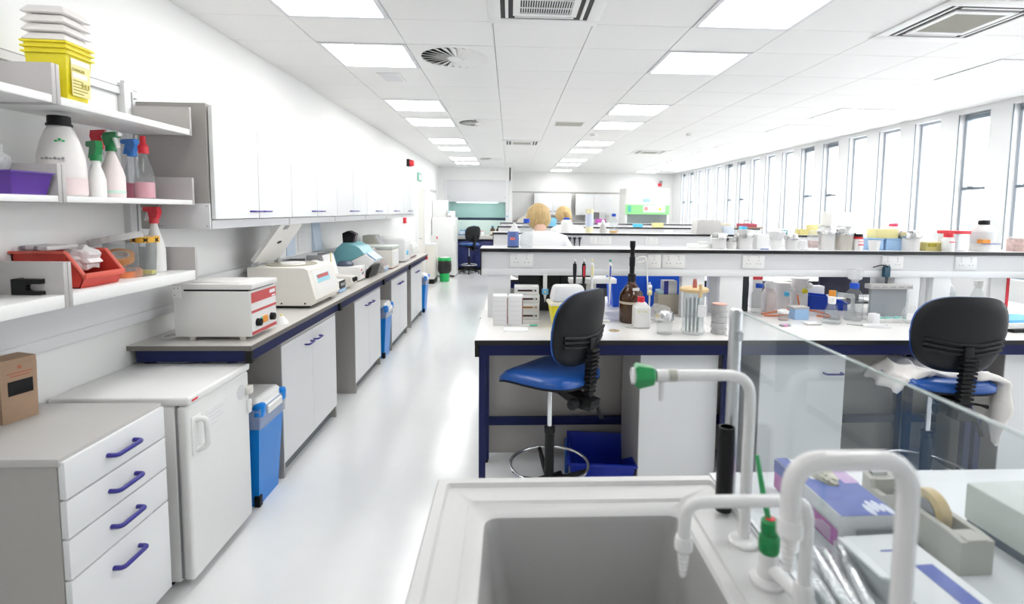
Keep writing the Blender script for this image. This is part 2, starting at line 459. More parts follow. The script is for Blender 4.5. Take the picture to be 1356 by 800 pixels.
cassette(2.29, 2.70, 'ceiling cassette air conditioner with beige grille towards the windows', False)
cassette(-.11, 8.39, 'ceiling cassette air conditioner further down the middle of the room', False)
cassette(2.29, 9.42, 'far ceiling cassette air conditioner nearer the windows', False)
t = thing('ceiling_speaker', 'small square white ceiling speaker beside a light panel', 'speaker', (-1.1, 4.42, CZ))
obj('frame', bx(0, .19, 0, .28, -.008, 0, bev=.003), WHITEP, t); obj('grille', bx(.02, .17, .02, .26, -.010, -.006), PALEG, t)
t = thing('ceiling_vent', 'beige rectangular ceiling vent beside the middle light row', 'air vent', (.56, 6.6, CZ))
obj('frame', bx(0, .38, 0, .3, -.006, 0, bev=.002), WHITEP, t)
for i in range(7): obj('slat', bx(.02, .36, .02 + i * .038, .044 + i * .038, -.010, -.004), BIEGE, t, 0)
t = thing('smoke_detector', 'small round white smoke detector between the middle and window lights', 'smoke detector', (2.55, 7.4, CZ - .035))
obj('body', lt([(.0, 0), (.035, 0), (.05, .012), (.055, .035), (0, .035)], seg=20, caps=False), WHITEP, t)
t = thing('smoke_detector', 'small round white smoke detector beyond the middle light panels', 'smoke detector', (1.2, 7.6, CZ - .035))
obj('body', lt([(.0, 0), (.035, 0), (.05, .012), (.055, .035), (0, .035)], seg=20, caps=False), WHITEP, t)

# ================================================================== LEFT SIDE: drawers, fridge, benches
t = thing('drawer_unit', 'grey drawer unit with four white drawers and dark blue handles', 'drawers', (-1.855, 1.565, 0))
obj('carcass', box(bx(0, .503, 0, .455, .09, .818), .03, .46, .02, .44, 0, .09), GREY, t)
obj('top_panel', bx(0, .513, -.004, .459, .82, .845, bev=.002), LGREY, t)
for z0, z1 in ((.714, .834), (.590, .710), (.458, .586), (.098, .454)):
    d = obj('drawer', bx(.505, .525, .002, .453, z0, z1 - .002, bev=.0015), WHITE, t)
    handle(d, (.525, .2275, (z1 - .06 if z0 > .2 else z1 - .075)), (0, 0, PI / 2), .12, .032, .008)
t = thing('cardboard_box', 'tall brown cardboard box with black label on the drawer unit', 'box', (-1.765, 1.87, .845), math.radians(-14))
obj('carton', frustum(BM(), -.05, .05, -.05, .06, 0, -.052, .052, -.052, .062, .205, bev=.002), CARD, t)
obj('top_flap', pr([(-.052, .205), (.052, .205), (.052, .222), (-.03, .225)], 'y', -.05, .06), CARD, t)
obj('label', bx(.0515, .0535, -.03, .045, .095, .145), BLACK, t)
for i, (w, z) in enumerate(((.012, .185), (.075, .17), (.06, .16))): obj('print', bx(.0515, .0528, .008 - w / 2, .008 + w / 2, z, z + (.012 if i == 0 else .004)), mat('red_print', (.45, .14, .08), .7), t)

t = thing('refrigerator', 'white under-counter refrigerator with moulded door handle', 'refrigerator', (-1.855, 2.125, 0))
obj('cabinet', bx(0, .49, .005, .495, .03, .79, bev=.004), WHITEP, t)
obj('top_panel', bx(0, .555, -.002, .502, .79, .826, bev=.01, seg=3), WHITEP, t)
obj('gasket', bx(.49, .5, .012, .488, .04, .788), INK, t)
d = obj('door', bx(.5, .548, .002, .498, .035, .788, bev=.014, seg=3), WHITEP, t)
obj('handle_plate', bx(.546, .553, .018, .085, .57, .735, bev=.004), WHITEP, d)
obj('handle', tb(smooth_path([(.55, .05, .715), (.592, .052, .72), (.594, .058, .60), (.55, .05, .585)], 5, .03), .012), WHITEP, d)
obj('brand_tag', bx(.554, .5565, .02, .06, .803, .811), BRED, t)
obj('notice', bx(.547, .5495, .13, .30, .60, .72), PAPER, d)
for i in range(4): obj('print', bx(.549, .5502, .145, .145 + (.12, .09, .11, .06)[i], .70 - i * .018, .704 - i * .018), PALEG, d)
obj('round_sticker', lathe(BM(), [(.035, .547), (.035, .5495)], seg=20, axis='x', cy=.42, cz=.70), PALEG, d)
obj('lock', bx(.547, .575, .458, .492, .675, .715, bev=.006), CREAM, d)
obj('latch', bx(.547, .562, .468, .496, .575, .645, bev=.004), WHITEP, d)
obj('foot', bx(.4, .44, .42, .47, 0, .032), BLACK, t); obj('foot', bx(.4, .44, .03, .08, 0, .032), BLACK, t)

def bench(loc, depth, top_m, edge_m, label, group, L=1.38, rz=0., front=((.02, .025), (1.34, .025))):
    """table local: x 0..L along its length, y 0..depth (front at y=0)"""
    t = thing('lab_bench', label, 'lab bench', loc, rz, group)
    w = obj('worktop', bx(.0, L - .003, .0, depth, .9, .925), top_m, t)
    for nm, a in (('edge_strip', (0, L - .003, -.003, 0, .9, .9235)), ('edge_strip', (-.0008, 0, -.003, depth, .9, .9235)), ('edge_strip', (L - .003, L - .0018, 0, depth, .9, .9235))):
        obj(nm, bx(*a), edge_m, w)
    b = BM()
    for a in ((.02, L - .02, .02, .05), (.02, L - .02, depth - .06, depth - .03)): box(b, a[0], a[1], a[2], a[3], .838, .9)
    for a in ((.02, .05, .05, depth - .06), (L - .05, L - .02, .05, depth - .06)): box(b, a[0], a[1], a[2], a[3], .838, .9)
    obj('frame_rail', b, NAVY, t)
    for (x, y) in tuple(front) + ((.075 if len(front) == 1 else .02, depth - .065), (L - .055, depth - .065)):
        obj('leg', bx(x, x + .035, y, y + .035, .02, .838), NAVY, t)
        obj('foot', lt([(.014, 0), (.014, .02)], seg=10, cx=x + .0175, cy=y + .0175), BLACK, t)
    obj('cross_rail', bx(.05, L - .05, depth - .06, depth - .035, .245, .295), NAVY, t)
    for x in (.0, L - .024): obj('end_cap', bx(x, x + .021, -.001, .03, .836, .898), BLACK, t)
    return t
EDGEG = mat('brown_grey_edge', (.17, .155, .14), .4, var=.05)
lb = ('with the red-fronted centrifuge on it', 'with the open-lidded centrifuge and small instruments', 'carrying the teal instrument and cream boxes', 'at the far end of the long wall')
b0 = None
for i in range(4):
    y = 2.57 + 1.38 * i
    lab = 'grey-topped wall bench on navy steel frame ' + lb[i]
    if b0 is None: b0 = bench((-1.265, y, 0), .59, TOPG, EDGEG, lab, 'benches along the long wall', rz=PI / 2, front=((.075, .12),))
    else: dup(b0, (-1.265, y, 0), PI / 2, lab, 'benches along the long wall')

def base_cab(loc, w, label, group, rz=0., depth=.5, h=.80, door_n=2, z_handle=.72, hx1=.09):
    """front at local y=0, x 0..w"""
    t = thing('base_cabinet', label, 'cabinet', loc, rz, group)
    obj('carcass', bx(0, w, .02, depth, .085, h + .018), GREY, t)
    obj('top_panel', bx(-.001, w + .001, .0, depth, h, h + .02, bev=.002), LGREY, t)
    obj('plinth', bx(.02, w - .02, .045, depth - .05, 0, .085), mat('plinth_grey', (.16, .18, .2), .4), t)
    obj('side_panel', bx(-.0015, .02, .004, depth, 0, h), GREY, t); obj('side_panel', bx(w - .02, w + .0015, .004, depth, 0, h), GREY, t)
    dw = w / door_n
    for i in range(door_n):
        d = obj('door', bx(i * dw + .0015, (i + 1) * dw - .0015, 0, .018, .09, h - .004, bev=.0012, seg=1), WHITE, t)
        hx = (i + 1) * dw - .075 if (i == 0 and door_n == 2) else (i * dw + .075 if door_n == 2 else hx1)
        handle(d, (hx, 0, z_handle), (0, 0, 0), .1, .03, .006)
    return t
ab = 'cabinets under the wall bench'
for y, w, lab in ((3.04, .94, 'white two-door base cabinet with grey sides, next to the tall blue bin'), (4.48, .88, 'white two-door base cabinet with dark hinge marks before the second blue bin'),
                  (5.87, .88, 'white two-door base cabinet just past the second blue bin'), (7.03, .86, 'last white base cabinet under the wall bench')):
    base_cab((-1.322, y, 0), w, lab, ab, PI / 2, .45)
def swing_bin(loc, label, rz=0.):
    t = thing('waste_bin', label, 'bin', loc, rz, 'blue waste bins')
    obj('body', hollow(-.11, .10, -.11, .12, 0, -.14, .135, -.15, .15, .55, t=.004, lip=.006), BLUEP, t)
    l = obj('lid', frustum(BM(), -.142, .137, -.152, .152, .552, -.115, .11, -.12, .12, .60, bev=.016), WHITEP, t)
    obj('lid_flap', pr([(.135, .555), (.151, .535), (.151, .50), (.146, .50), (.142, .53), (.11, .585)], 'y', -.075, .09), WHITEP, l)
    obj('rim_corner', bx(.10, .15, .1, .155, .50, .575, bev=.014), BLUEP, t); obj('rim_corner', bx(.10, .15, -.155, -.095, .50, .575, bev=.014), BLUEP, t)
    bb = hollow(-.138, .139, -.15, .15, .44, -.143, .1455, -.156, .156, .552, t=.001)
    obj('bag_liner', bb, BAGM, t)
    obj('castor', bx(.08, .112, -.125, -.09, 0, .06, bev=.004), BLACK, t); obj('castor', bx(-.1, -.07, -.125, -.09, 0, .06, bev=.004), BLACK, t)
    return t
bn = swing_bin((-1.435, 2.855, 0), 'tall blue waste bin with white lid between refrigerator and cabinet')
dup(bn, (-1.44, 5.68, 0), 0, 'blue waste bin with white lid between two under-bench cabinets')
dup(bn, (-1.425, 8.22, 0), 0, 'blue waste bin at the very end of the wall bench')

# ---- wall cupboards
wc = None
for i in range(6):
    y = 2.726 + .9435 * i
    lab = ('white two-door wall cupboard nearest the open shelves', 'second white wall cupboard from the open shelves', 'third white wall cupboard from the open shelves', 'fourth white wall cupboard from the open shelves',
           'fifth white wall cupboard from the open shelves', 'last white wall cupboard before the doorway')[i]
    if wc is None:
        wc = thing('wall_cupboard', lab, 'cupboard', (XL + .002, y, 1.49), 0, 'wall cupboards')
        obj('carcass', bx(0, .335, 0, .943, .05, .628), GREY, wc)
        obj('side_panel', bx(0, .335, -.004, .012, 0, .63), GREY, wc)
        obj('valance', bx(.30, .338, .012, .941, 0, .046), PALEG, wc); obj('underside', bx(0, .3, .012, .941, .03, .05), PALEG, wc)
        for yy in (.4665, .9385): obj('gap_shade', bx(.335, .350, yy, yy + .0085, .05, .624), EDGE, wc)  # black strips that paint the shade in the gaps between doors
        for k in range(2):
            d = obj('door', bx(.341, .362,  .0045 + k * .471, .4665 + k * .471, .05, .624, bev=.0015, seg=1), WHITE, wc)
            handle(d, (.362, .471 + (-.062 if k == 0 else .062), .09), (0, 0, PI / 2), .1, .028, .005)
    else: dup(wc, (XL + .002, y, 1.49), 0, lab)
    if i == 0: keep = wc
pl = obj('mounting_plate', bx(.096, .345, -.02, -.008, 0, .13, bev=.001), PALEG, wc)
for x in (.108, .332):
    for z in (.015, .115): obj('screw', lathe(BM(), [(.0035, -.0215), (.0035, -.02)], seg=8, axis='y', cx=x, cz=z), INK, pl)

# ---- open shelves on uprights
PLATE = mat('grey_steel_plate', (.50, .48, .475), .4, .15, var=.02)
def shelf(y0, y1, z0, z1, zp, label, near_plate):
    t = thing('wall_shelf', label, 'shelf', (XL, y0, z0), 0, 'open wall shelves')
    obj('board', bx(.02, .30, 0, y1 - y0, 0, z1 - z0, bev=.001), WHITEP, t)
    L = y1 - y0
    obj('end_plate', bx(.03, .302, L - .003, L + .013, -.002, zp - z0, bev=.001), PLATE, t)
    if near_plate: obj('end_plate', bx(.03, .302, -.0145, .0, -.002, zp - z0, bev=.001), PLATE, t)
for z0, z1, zp, nm in ((1.95, 1.977, 2.085, 'top'), (1.613, 1.635, 1.745, 'middle'), (1.243, 1.289, 1.403, 'bottom')):
    shelf(.95, 1.885, z0, z1, zp, nm + ' white wall shelf of the nearer bay', False)
    shelf(1.915, 2.65, z0, z1, zp, nm + ' white wall shelf of the bay touching the cupboards', True)
for y in (2.635, 1.0):
    t = thing('shelf_upright', 'grey steel shelf upright ' + ('beside the wall cupboard' if y > 2 else 'at the far side of the nearer shelf bay'), 'upright', (XL, y, 1.2))
    obj('channel', bx(0, .032, -.03, .03, 0, .985, bev=.002), PALEG, t)
    obj('slot_strip', bx(.032, .034, .012, .02, .02, .95), INK, t)
    obj('hook', bx(.0, .02, -.008, .008, .985, 1.0), PALEG, t)
t = thing('cable_trunking', 'long pale grey cable trunking on the wall above the benches', 'trunking', (XL + .001, .6, 1.03))
obj('channel', bx(0, .04, 0, 7.6, 0, .16), PALEG, t); obj('cover', bx(.04, .045, 0, 7.6, .052, .157, bev=.001), PALEG, t); obj('cover', bx(.04, .044, 0, 7.6, .003, .048, bev=.001), PALEG, t)

# ---- things on the shelves
t = thing('sharps_bin_stack', 'stack of yellow sharps bins with white lids on the top shelf', 'sharps bins', (-1.638, 2.015, 1.977), math.radians(4))
for k in range(3):
    z = k * .018
    o = obj('yellow_tub', hollow(-.055, .055, -.05, .05, z, -.066 - k * .0005, .066 + k * .0005, -.062, .062, .165 + z, t=.002, lip=.008), YELLOW, t)
    if k == 0: tub = o
for k in range(4):
    z = .203 + k * .031
    obj('white_lid', frustum(BM(), -.074, .074, -.07, .07, z, -.056, .056, -.052, .052, z + .028, bev=.005), MILK, t)
lab_ = obj('paper_label', pr([(-.04, .02), (.048, .02), (.052, .15), (-.042, .15)], 'x', .0665, .0675), LYELL, tub)
lab_.rotation_euler = (0, math.radians(-0.0), 0)
obj('label_header', bx(.0675, .0683, -.04, .05, .13, .15), PAPER, tub)
obj('label_field', bx(.0675, .0683, -.036, .035, .085, .102), PAPER, tub)
text('DANGER', .015, OLIVE, tub, (.0684, -.008, .112), (PI / 2, 0, PI / 2))
for k, w in enumerate((.05, .06, .075, .07, .05)): obj('print', bx(.0675, .0682, -.036, -.036 + w, .072 - k * .011, .076 - k * .011), OLIVE, tub)
for k in range(3): obj('pictogram', bx(.0675, .0682, .005 + k * .015, .014 + k * .015, .055, .07), OLIVE, tub)

t = thing('tray', 'purple plastic tray on the middle shelf', 'tray', (-1.71, 1.80, 1.636))
obj('shell', hollow(-.135, .13, -.065, .06, 0, -.14, .145, -.08, .07, .075, t=.003, lip=.006), PURPLE, t)
t = thing('plastic_bag', 'clear crumpled plastic bag resting in the purple tray', 'bag', (-1.745, 1.81, 1.645))
obj('film', blob(.09, .055, .075, .095, 3, .16, 3), FROST, t); obj('grey_contents', blob(.05, .035, .045, .06, 2, .1, 5), LGREY, t)

def jug(loc, label, sc=1.):
    t = thing('plastic_jug', label, 'jug', loc, math.radians(10))
    obj('body', lathe(BM(), [(.0, 0), (.070, 0), (.077, .01), (.077, .11), (.073, .155), (.060, .205), (.046, .243), (.036, .262), (.03, .27)], seg=24, sx=1, sy=.8), MILK, t)
    obj('pink_contents', lathe(BM(), [(.0775, .006), (.0782, .012), (.0782, .07)], seg=24, sx=1, sy=.8, caps=False), mat('pink_tint', (.84, .70, .70), .4), t)
    obj('cap', lt([(.034, .268), (.036, .27), (.035, .298), (.03, .30), (0, .30)], seg=18), BLACK, t)
    obj('collar', lt([(.04, .262), (.04, .27)], seg=18), BLACK, t)
    for k in range(3): obj('handwriting', bx(.01 + k * .012, .018 + k * .012, -.0515, -.0480, .2 + .004 * (k % 2), .206 + .006 * (k % 2)), BGREEN, t, 0)
    for k in range(6): obj('handwriting', bx(-.03 + k * .013, -.021 + k * .013, -.0612, -.058, .135, .14 + .003 * (k % 2)), INK, t, 0)
jug((-1.688, 2.06, 1.635), 'large white plastic jug with black cap and pink liquid')

def spray(loc, label, body_m, head_m, trig_m, h=.19, r=.042, rz=0., liquid=None, cap=False, group='spray bottles'):
    t = thing('spray_bottle', label, 'spray bottle', loc, rz, group)
    obj('bottle', lt([(.0, 0), (r * .95, 0), (r, .008), (r, h * .45), (r * .82, h * .62), (r * .5, h * .82), (.014, h * .95), (.014, h)], seg=20, caps=False), body_m, t)
    if liquid: obj('liquid', lt([(0, .004), (r * .93, .004), (r * .93, h * .36), (0, h * .36)], seg=20, caps=False), liquid, t)
    if cap:
        obj('cap', lt([(.021, h - .002), (.021, h + .03), (.012, h + .042), (.010, h + .075), (0, h + .077)], seg=16), head_m, t)
    else:
        obj('collar', lt([(.02, h - .004), (.019, h + .02)], seg=16), head_m, t)
        hd = obj('head', pr([(-.022, h + .02), (.016, h + .02), (.022, h + .05), (.05, h + .055), (.05, h + .075), (-.028, h + .075), (-.034, h + .05)], 'y', -.012, .012), head_m, t)
        obj('nozzle', lathe(BM(), [(.009, .05), (.009, .062)], seg=10, axis='x', cz=h + .065), trig_m, hd)
        obj('trigger', pr([(.022, h + .052), (.034, h + .052), (.05, h + .012), (.044, h + .008)], 'y', -.007, .007), trig_m, hd)
    return t
spray((-1.668, 2.2, 1.636), 'small white bottle with dark green pump on the middle shelf', WHITEP, GREEN, GREEN, .15, .03, 2.6, PINKL)
s_ = spray((-1.688, 2.31, 1.636), 'white spray bottle with green head and pink liquid', mat('pale_pink_plastic', (.86, .76, .75), .4), GREEN, WHITEP, .20, .045, -.4)
obj('label_patch', bx(-.012, .012, -.0465, -.044, .035, .075), mat('mint_print', (.55, .8, .68), .5), s_); obj('label_band', lt([(.0455, .02), (.0455, .03)], seg=20, caps=False), mat('mint_print', (.55, .8, .68), .5), s_)
spray((-1.775, 2.36, 1.636), 'clear spray bottle with red head behind the green one', CLEAR, BRED, WHITEP, .215, .04, -.3, PINKL)
spray((-1.755, 2.53, 1.636), 'clear spray bottle with blue trigger head and pink label', CLEAR, mat('mid_blue_plastic', (.05, .25, .75), .4), mat('mid_blue_plastic', (.05, .25, .75), .4), .20, .045, 2.8, mat('pink_label', (.78, .22, .34), .4))
spray((-1.65, 2.45, 1.636), 'clear bottle with red pointed cap wrapped in plastic film', CLEAR, BRED, BRED, .205, .04, 0, PINKL, True)
spray((-1.70, 2.575, 1.29), 'white spray bottle with red trigger head on the bottom shelf', WHITEP, BRED, WHITEP, .235, .042, 2.9)

t = thing('clip', 'black plastic U-shaped clip standing on the bottom shelf', 'clip', (-1.72, 1.862, 1.2905))
obj('block', pr([(0, 0), (.098, 0), (.098, .012), (.06, .012), (.05, .016), (.046, .024), (.05, .034), (.06, .038), (.098, .038), (.098, .055), (.03, .055), (.025, .058), (0, .055)], 'y', 0, .02), BLACK, t)
# red parts bin, open front facing the aisle
t = thing('storage_bin', 'red open-fronted plastic storage bin on the bottom shelf', 'storage bin', (-1.72, 2.115, 1.29))
b = BM()
prof = [(-.135, 0), (.105, 0), (.125, .045), (.06, .135), (-.135, .135)]
for y in (-.095, .091): prism(b, prof, 'y', y, y + .004)
box(b, -.135, .105, -.095, .095, 0, .004); box(b, -.135, -.131, -.095, .095, 0, .135)
prism(b, [(.100, 0), (.105, 0), (.126, .05), (.122, .05)], 'y', -.095, .095)
obj('shell', b, RED, t, 20)
b = BM()
for y0, y1 in ((-.106, -.09), (.09, .106)):
    box(b, -.14, .062, y0, y1, .13, .14, bev=.002); 
    p = tube(b, [(.06, (y0 + y1) / 2, .135), (.125, (y0 + y1) / 2, .048)], .007, seg=6)
box(b, .118, .134, -.1, .1, .034, .056, bev=.003)
obj('rim', b, mat('light_red_plastic', (.72, .12, .08), .4), t, 30)
obj('side_rib', bx(.055, .062, -.1, -.094, .02, .13), RED, t)
t = thing('plastic_bag', 'crumpled bubble-wrap bag in the red storage bin', 'bag', (-1.69, 2.13, 1.30))
obj('film', blob(.055, .055, .05, .095, 3, .18, 8), mat('bubble_wrap', (.80, .76, .76), .35, bump=.5, scale=120), t)
for i, (x, y, r) in enumerate(((-1.83, 2.10, .1), (-1.765, 2.085, -.2))):
    t = thing('packet', ('white paper packet with grey end across the red bin', 'white and mauve packet on the red bin rim')[i], 'packet', (x, y, 1.4305), r)
    obj('wrapper', bx(-.03, .03, -.04, .08, 0, .016, bev=.003), PAPER, t); obj('end_band', bx(-.0305, -.012, -.041, .081, -.0005, .0165, bev=.003), mat('mauve_band', (.42, .36, .45), .5), t)
t = thing('clear_tub', 'round clear plastic tub on the bottom shelf', 'tub', (-1.70, 2.41, 1.2895))
obj('wall', lt([(0, .002), (.088, .002), (.096, .15), (.098, .152), (.098, .146), (.091, 0), (0, 0)], seg=28, caps=False), CLEAR, t)
obj('open_lid', lt([(.0, .03), (.1, .028), (.102, .0), (.098, 0), (.096, .022), (0, .024)], seg=28, caps=False), FROST, t, loc=(-.04, -.02, .155), rot=(0, math.radians(-12), .3))
def ringm(r0, r1, h): return lt([(r0, 0), (r1, 0), (r1, h), (r0, h), (r0, 0)], seg=24, caps=False)
def tape(loc, label, rot=(0, 0, 0), m=ORANGE, cross=False):
    t = thing('tape_roll', label, 'tape', loc); t.rotation_euler = rot
    obj('roll', ringm(.036, .055, .026), m, t); obj('core', ringm(.033, .036, .026), CREAM, t)
    if cross:
        for a in (-1.2, -.35, .5):
            for q in (-1, 1):
                o = obj('cross_mark', bx(.0545, .0562, -.011, .011, -.0028, .0028), BLACK, t, 0); o.rotation_euler = (q * .75, 0, a); o.location = (0, 0, .013)
    return t
tape((-1.665, 2.455, 1.44), 'orange hazard tape with black crosses on top of the clear tub', (0, .05, -.6), mat('amber_tape', (.9, .50, .05), .4), True)
tape((-1.725, 2.375, 1.365), 'upper orange tape roll tilted inside the clear tub', (.35, .3, 0))
tape((-1.69, 2.37, 1.296), 'lower orange tape roll inside the clear tub', (.1, .1, 0), mat('orange_red_tape', (.82, .26, .10), .4))
t = thing('label_pad', 'yellow pad at the bottom of the clear tub', 'pad', (-1.665, 2.46, 1.293)); obj('sheet_stack', bx(-.03, .03, -.015, .015, 0, .016), YELLOW, t)

# ---- instruments on the wall bench
t = thing('centrifuge', 'white bench centrifuge with red and white front panel and closed lid', 'centrifuge', (-1.685, 2.665, .925))
obj('body', bx(0, .378, 0, .28, .02, .255, bev=.006), OFFW, t)
obj('lid', box(bx(-.002, .39, -.002, .282, .263, .29, bev=.004), .0, .05, -.002, .282, .243, .264), OFFW, t)
obj('lid_gap', bx(.03, .37, .004, .276, .252, .266), BLACK, t)
obj('lid_emboss', bx(.06, .3, .05, .23, .289, .295, bev=.003), OFFW, t)
p = obj('front_panel', bx(.377, .382, .004, .276, .026, .248), WHITEP, t)
for z0, z1 in ((.192, .245), (.14, .153), (.028, .045)): obj('red_stripe', bx(.381, .3835, .004, .276, z0, z1), mat('brick_red_print', (.62, .10, .10), .4), p)
for y in (.06, .215): obj('knob', lathe(BM(), [(.021, .382), (.019, .402), (0, .403)], seg=16, axis='x', cy=y, cz=.085), BLACK, p)
obj('switch', bx(.381, .39, .105, .165, .07, .105, bev=.002), ORANGE, p); obj('switch_edge', bx(.381, .389, .095, .105, .07, .105), mat('teal_led', (.1, .6, .5), .4), p)
obj('badge', bx(.3835, .385, .2, .262, .215, .233), PAPER, p); obj('badge', bx(.3835, .385, .225, .262, .196, .203), PAPER, p)
obj('hinge_plate', bx(.0, .04, -.004, 0, .22, .28), WHITEP, t)
for x, z in ((.01, .27), (.03, .27), (.012, .235)): obj('screw', lathe(BM(), [(.003, -.006), (.003, -.003)], seg=8, axis='y', cx=x, cz=z), INK, t)
for x in (.07, .32):
    for y in (.03, .25): obj('foot', lt([(.014, 0), (.017, .021)], seg=10, cx=x, cy=y), CREAM, t)
t = thing('power_cable', 'white power cable looped behind the red-fronted centrifuge', 'cable', (-1.74, 2.74, .929))
obj('cord', tb(smooth_path([(.05, .1, .06), (.04, .02, .004), (-.02, -.06, 0), (-.06, 0, 0), (-.04, .12, 0), (.03, .16, .0), (.05, .2, .1)], 5, .06), .0045, seg=8), WHITEP, t)

t = thing('centrifuge', 'cream bench centrifuge with its lid raised and a sloping control panel', 'centrifuge', (-1.75, 3.54, .925))
obj('body', pr([(0, .02), (.415, .02), (.445, .06), (.395, .262), (.37, .275), (0, .275)], 'y', 0, .5), CREAM, t)
pan = obj('control_panel', pr([(.437, .085), (.440, .085), (.400, .25), (.397, .25)], 'y', .06, .46), OFFW, t)
obj('display', pr([(.4215, .16), (.4235, .16), (.4105, .215), (.4085, .215)], 'y', .12, .36), mat('display_blue', (.35, .70, .80), .2), pan)
obj('red_digits', pr([(.4165, .19), (.4185, .19), (.4120, .213), (.4105, .213)], 'y', .13, .34), mat('red_digit', (.55, .08, .08), .3), pan)
obj('bowl', lt([(.12, .272), (.165, .272), (.17, .281), (.155, .281), (.15, .276), (0, .276)], seg=32, cx=.19, cy=.26, caps=False), mat('bowl_khaki', (.45, .42, .34), .4), t)
obj('rotor', lt([(.09, .275), (.085, .288), (.03, .292), (0, .292)], seg=12, cx=.19, cy=.26, caps=False), OFFW, t)
ld = obj('lid', pr([(0, -.17), (.02, -.2), (.33, -.2), (.355, -.15), (.355, .12), (.33, .17), (.02, .2), (0, .17)], 'z', 0, .028), OFFW, t, loc=(.015, .24, .29), rot=(0, math.radians(-54), 0))
obj('lid_slot', lathe(BM(), [(.013, -.0015), (.013, .0)], seg=16, cx=.18, cy=-.02, sy=2.6), BLACK, ld); obj('lid_latch', bx(.30, .33, -.12, -.06, -.006, 0), INK, ld)
obj('hinge', bx(.0, .03, .06, .1, .27, .31), STEEL, t); obj('hinge', bx(.0, .03, .40, .44, .27, .31), STEEL, t)
for x in (.22, .375): obj('screw', lathe(BM(), [(.006, -.003), (.006, .001)], seg=8, axis='y', cx=x, cz=.035), BLACK, t)
for x in (.05, .38):
    for y in (.05, .45): obj('foot', lt([(.015, 0), (.015, .021)], seg=10, cx=x, cy=y), BLACK, t)
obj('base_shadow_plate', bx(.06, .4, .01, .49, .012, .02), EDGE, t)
t = thing('dispenser_cap', 'small white cone with yellow tip beside the centrifuge', 'cap', (-1.335, 3.08, .925)); obj('cone', lt([(.0, 0), (.04, 0), (.036, .012), (.014, .045), (0, .046)], seg=18, caps=False), WHITEP, t); obj('tip', lt([(.009, .045), (.007, .058)], seg=10), LYELL, t)
t = thing('tube_rack', 'blue tube rack with black lids by the wall behind the open centrifuge', 'rack', (-1.735, 4.32, .925)); obj('body', bx(-.06, .06, -.1, .1, 0, .24, bev=.004), mat('rack_blue', (.04, .16, .38), .4), t); obj('lid', bx(-.075, .05, -.12, .05, .24, .262, bev=.006), BLACK, t)
t = thing('vortex_mixer', 'white rounded mixer top behind the open centrifuge', 'mixer', (-1.58, 4.3, .925)); obj('stem', lt([(.05, 0), (.05, .15), (.04, .16)], seg=18), OFFW, t); obj('disc', lathe(BM(), [(.0, -.02), (.055, -.02), (.06, 0), (.055, .02), (0, .02)], seg=24, axis='y', cz=.20, caps=False), OFFW, t)
t = thing('document_holder', 'grey sloping document holder with a white sheet', 'document holder', (-1.66, 4.585, .925), 0)
obj('stand', pr([(-.1, 0), (.1, 0), (.03, .27), (-.1, .27)], 'y', 0, .02), LGREY, t); obj('stand', pr([(-.1, 0), (.1, 0), (.03, .27), (-.1, .27)], 'y', .26, .28), LGREY, t); obj('sheet', pr([(.1, 0), (.106, 0), (.036, .27), (.03, .27)], 'y', 0, .28), PAPER, t)
t = thing('heat_block', 'small heater with black front panel and blue base edge', 'heater', (-1.50, 4.19, .925)); obj('case', bx(0, .14, 0, .15, .01, .1, bev=.004), OFFW, t); obj('front_panel', bx(.139, .147, .01, .14, .035, .095), DGREY, t); obj('base_strip', bx(.139, .15, .0, .15, .008, .03), LBLUEP, t)
for y in (.04, .08, .115): obj('knob', lathe(BM(), [(.013, .146), (.012, .158), (0, .158)], seg=12, axis='x', cy=y, cz=.065), STEEL, t)
t = thing('stirrer', 'cream magnetic stirrer with two dark knobs', 'stirrer', (-1.56, 4.42, .925)); obj('case', pr([(0, .01), (.19, .01), (.235, .05), (.225, .1), (0, .115)], 'y', 0, .16), CREAM, t)
for y in (.05, .11): obj('knob', lathe(BM(), [(.02, .228), (.018, .246), (0, .246)], seg=12, axis='x', cy=y, cz=.075), BLACK, t)
t = thing('rod', 'thin yellow rod standing on the cream stirrer', 'rod', (-1.52, 4.5, 1.04)); obj('stick', tb([(0, 0, 0), (-.004, 0, .19)], .006, seg=8), LYELL, t)
t = thing('laboratory_balance', 'white balance with a small display and dark domed weighing cover', 'balance', (-1.69, 4.87, .925)); obj('case', bx(0, .30, 0, .2, .012, .14, bev=.008), OFFW, t); pn = obj('display_panel', bx(.299, .306, .02, .18, .03, .125), WHITEP, t); obj('display', bx(.305, .308, .06, .13, .06, .085), INK, pn); obj('red_key', bx(.305, .308, .03, .06, .10, .115), BRED, pn); obj('red_key', bx(.305, .308, .14, .16, .035, .055), BRED, pn)
obj('dome_cover', lt([(.075, .14), (.08, .155), (.055, .18), (.03, .185), (0, .186)], seg=18, cx=.14, cy=.1), mat('dark_slate', (.06, .08, .13), .4), t)
t = thing('thermal_cycler', 'white and teal wedge-shaped instrument with a rounded cover', 'instrument', (-1.72, 5.12, .925))
obj('case', pr([(0, .0), (.21, .0), (.30, .05), (.40, .17), (.31, .235), (.12, .14), (0, .12)], 'y', 0, .36), WHITEP, t)
obj('cover', pr([(0, .125), (.12, .145), (.31, .24), (.26, .30), (.17, .345), (.10, .345), (.04, .29), (0, .2)], 'y', -.004, .364), TEAL, t)
obj('display', pr([(.315, .24), (.405, .172), (.41, .18), (.32, .25)], 'y', .05, .3), LBLUEP, t); obj('underside', pr([(.20, .0), (.30, .045), (.38, .12), (.34, .0)], 'y', .02, .34), BLACK, t)
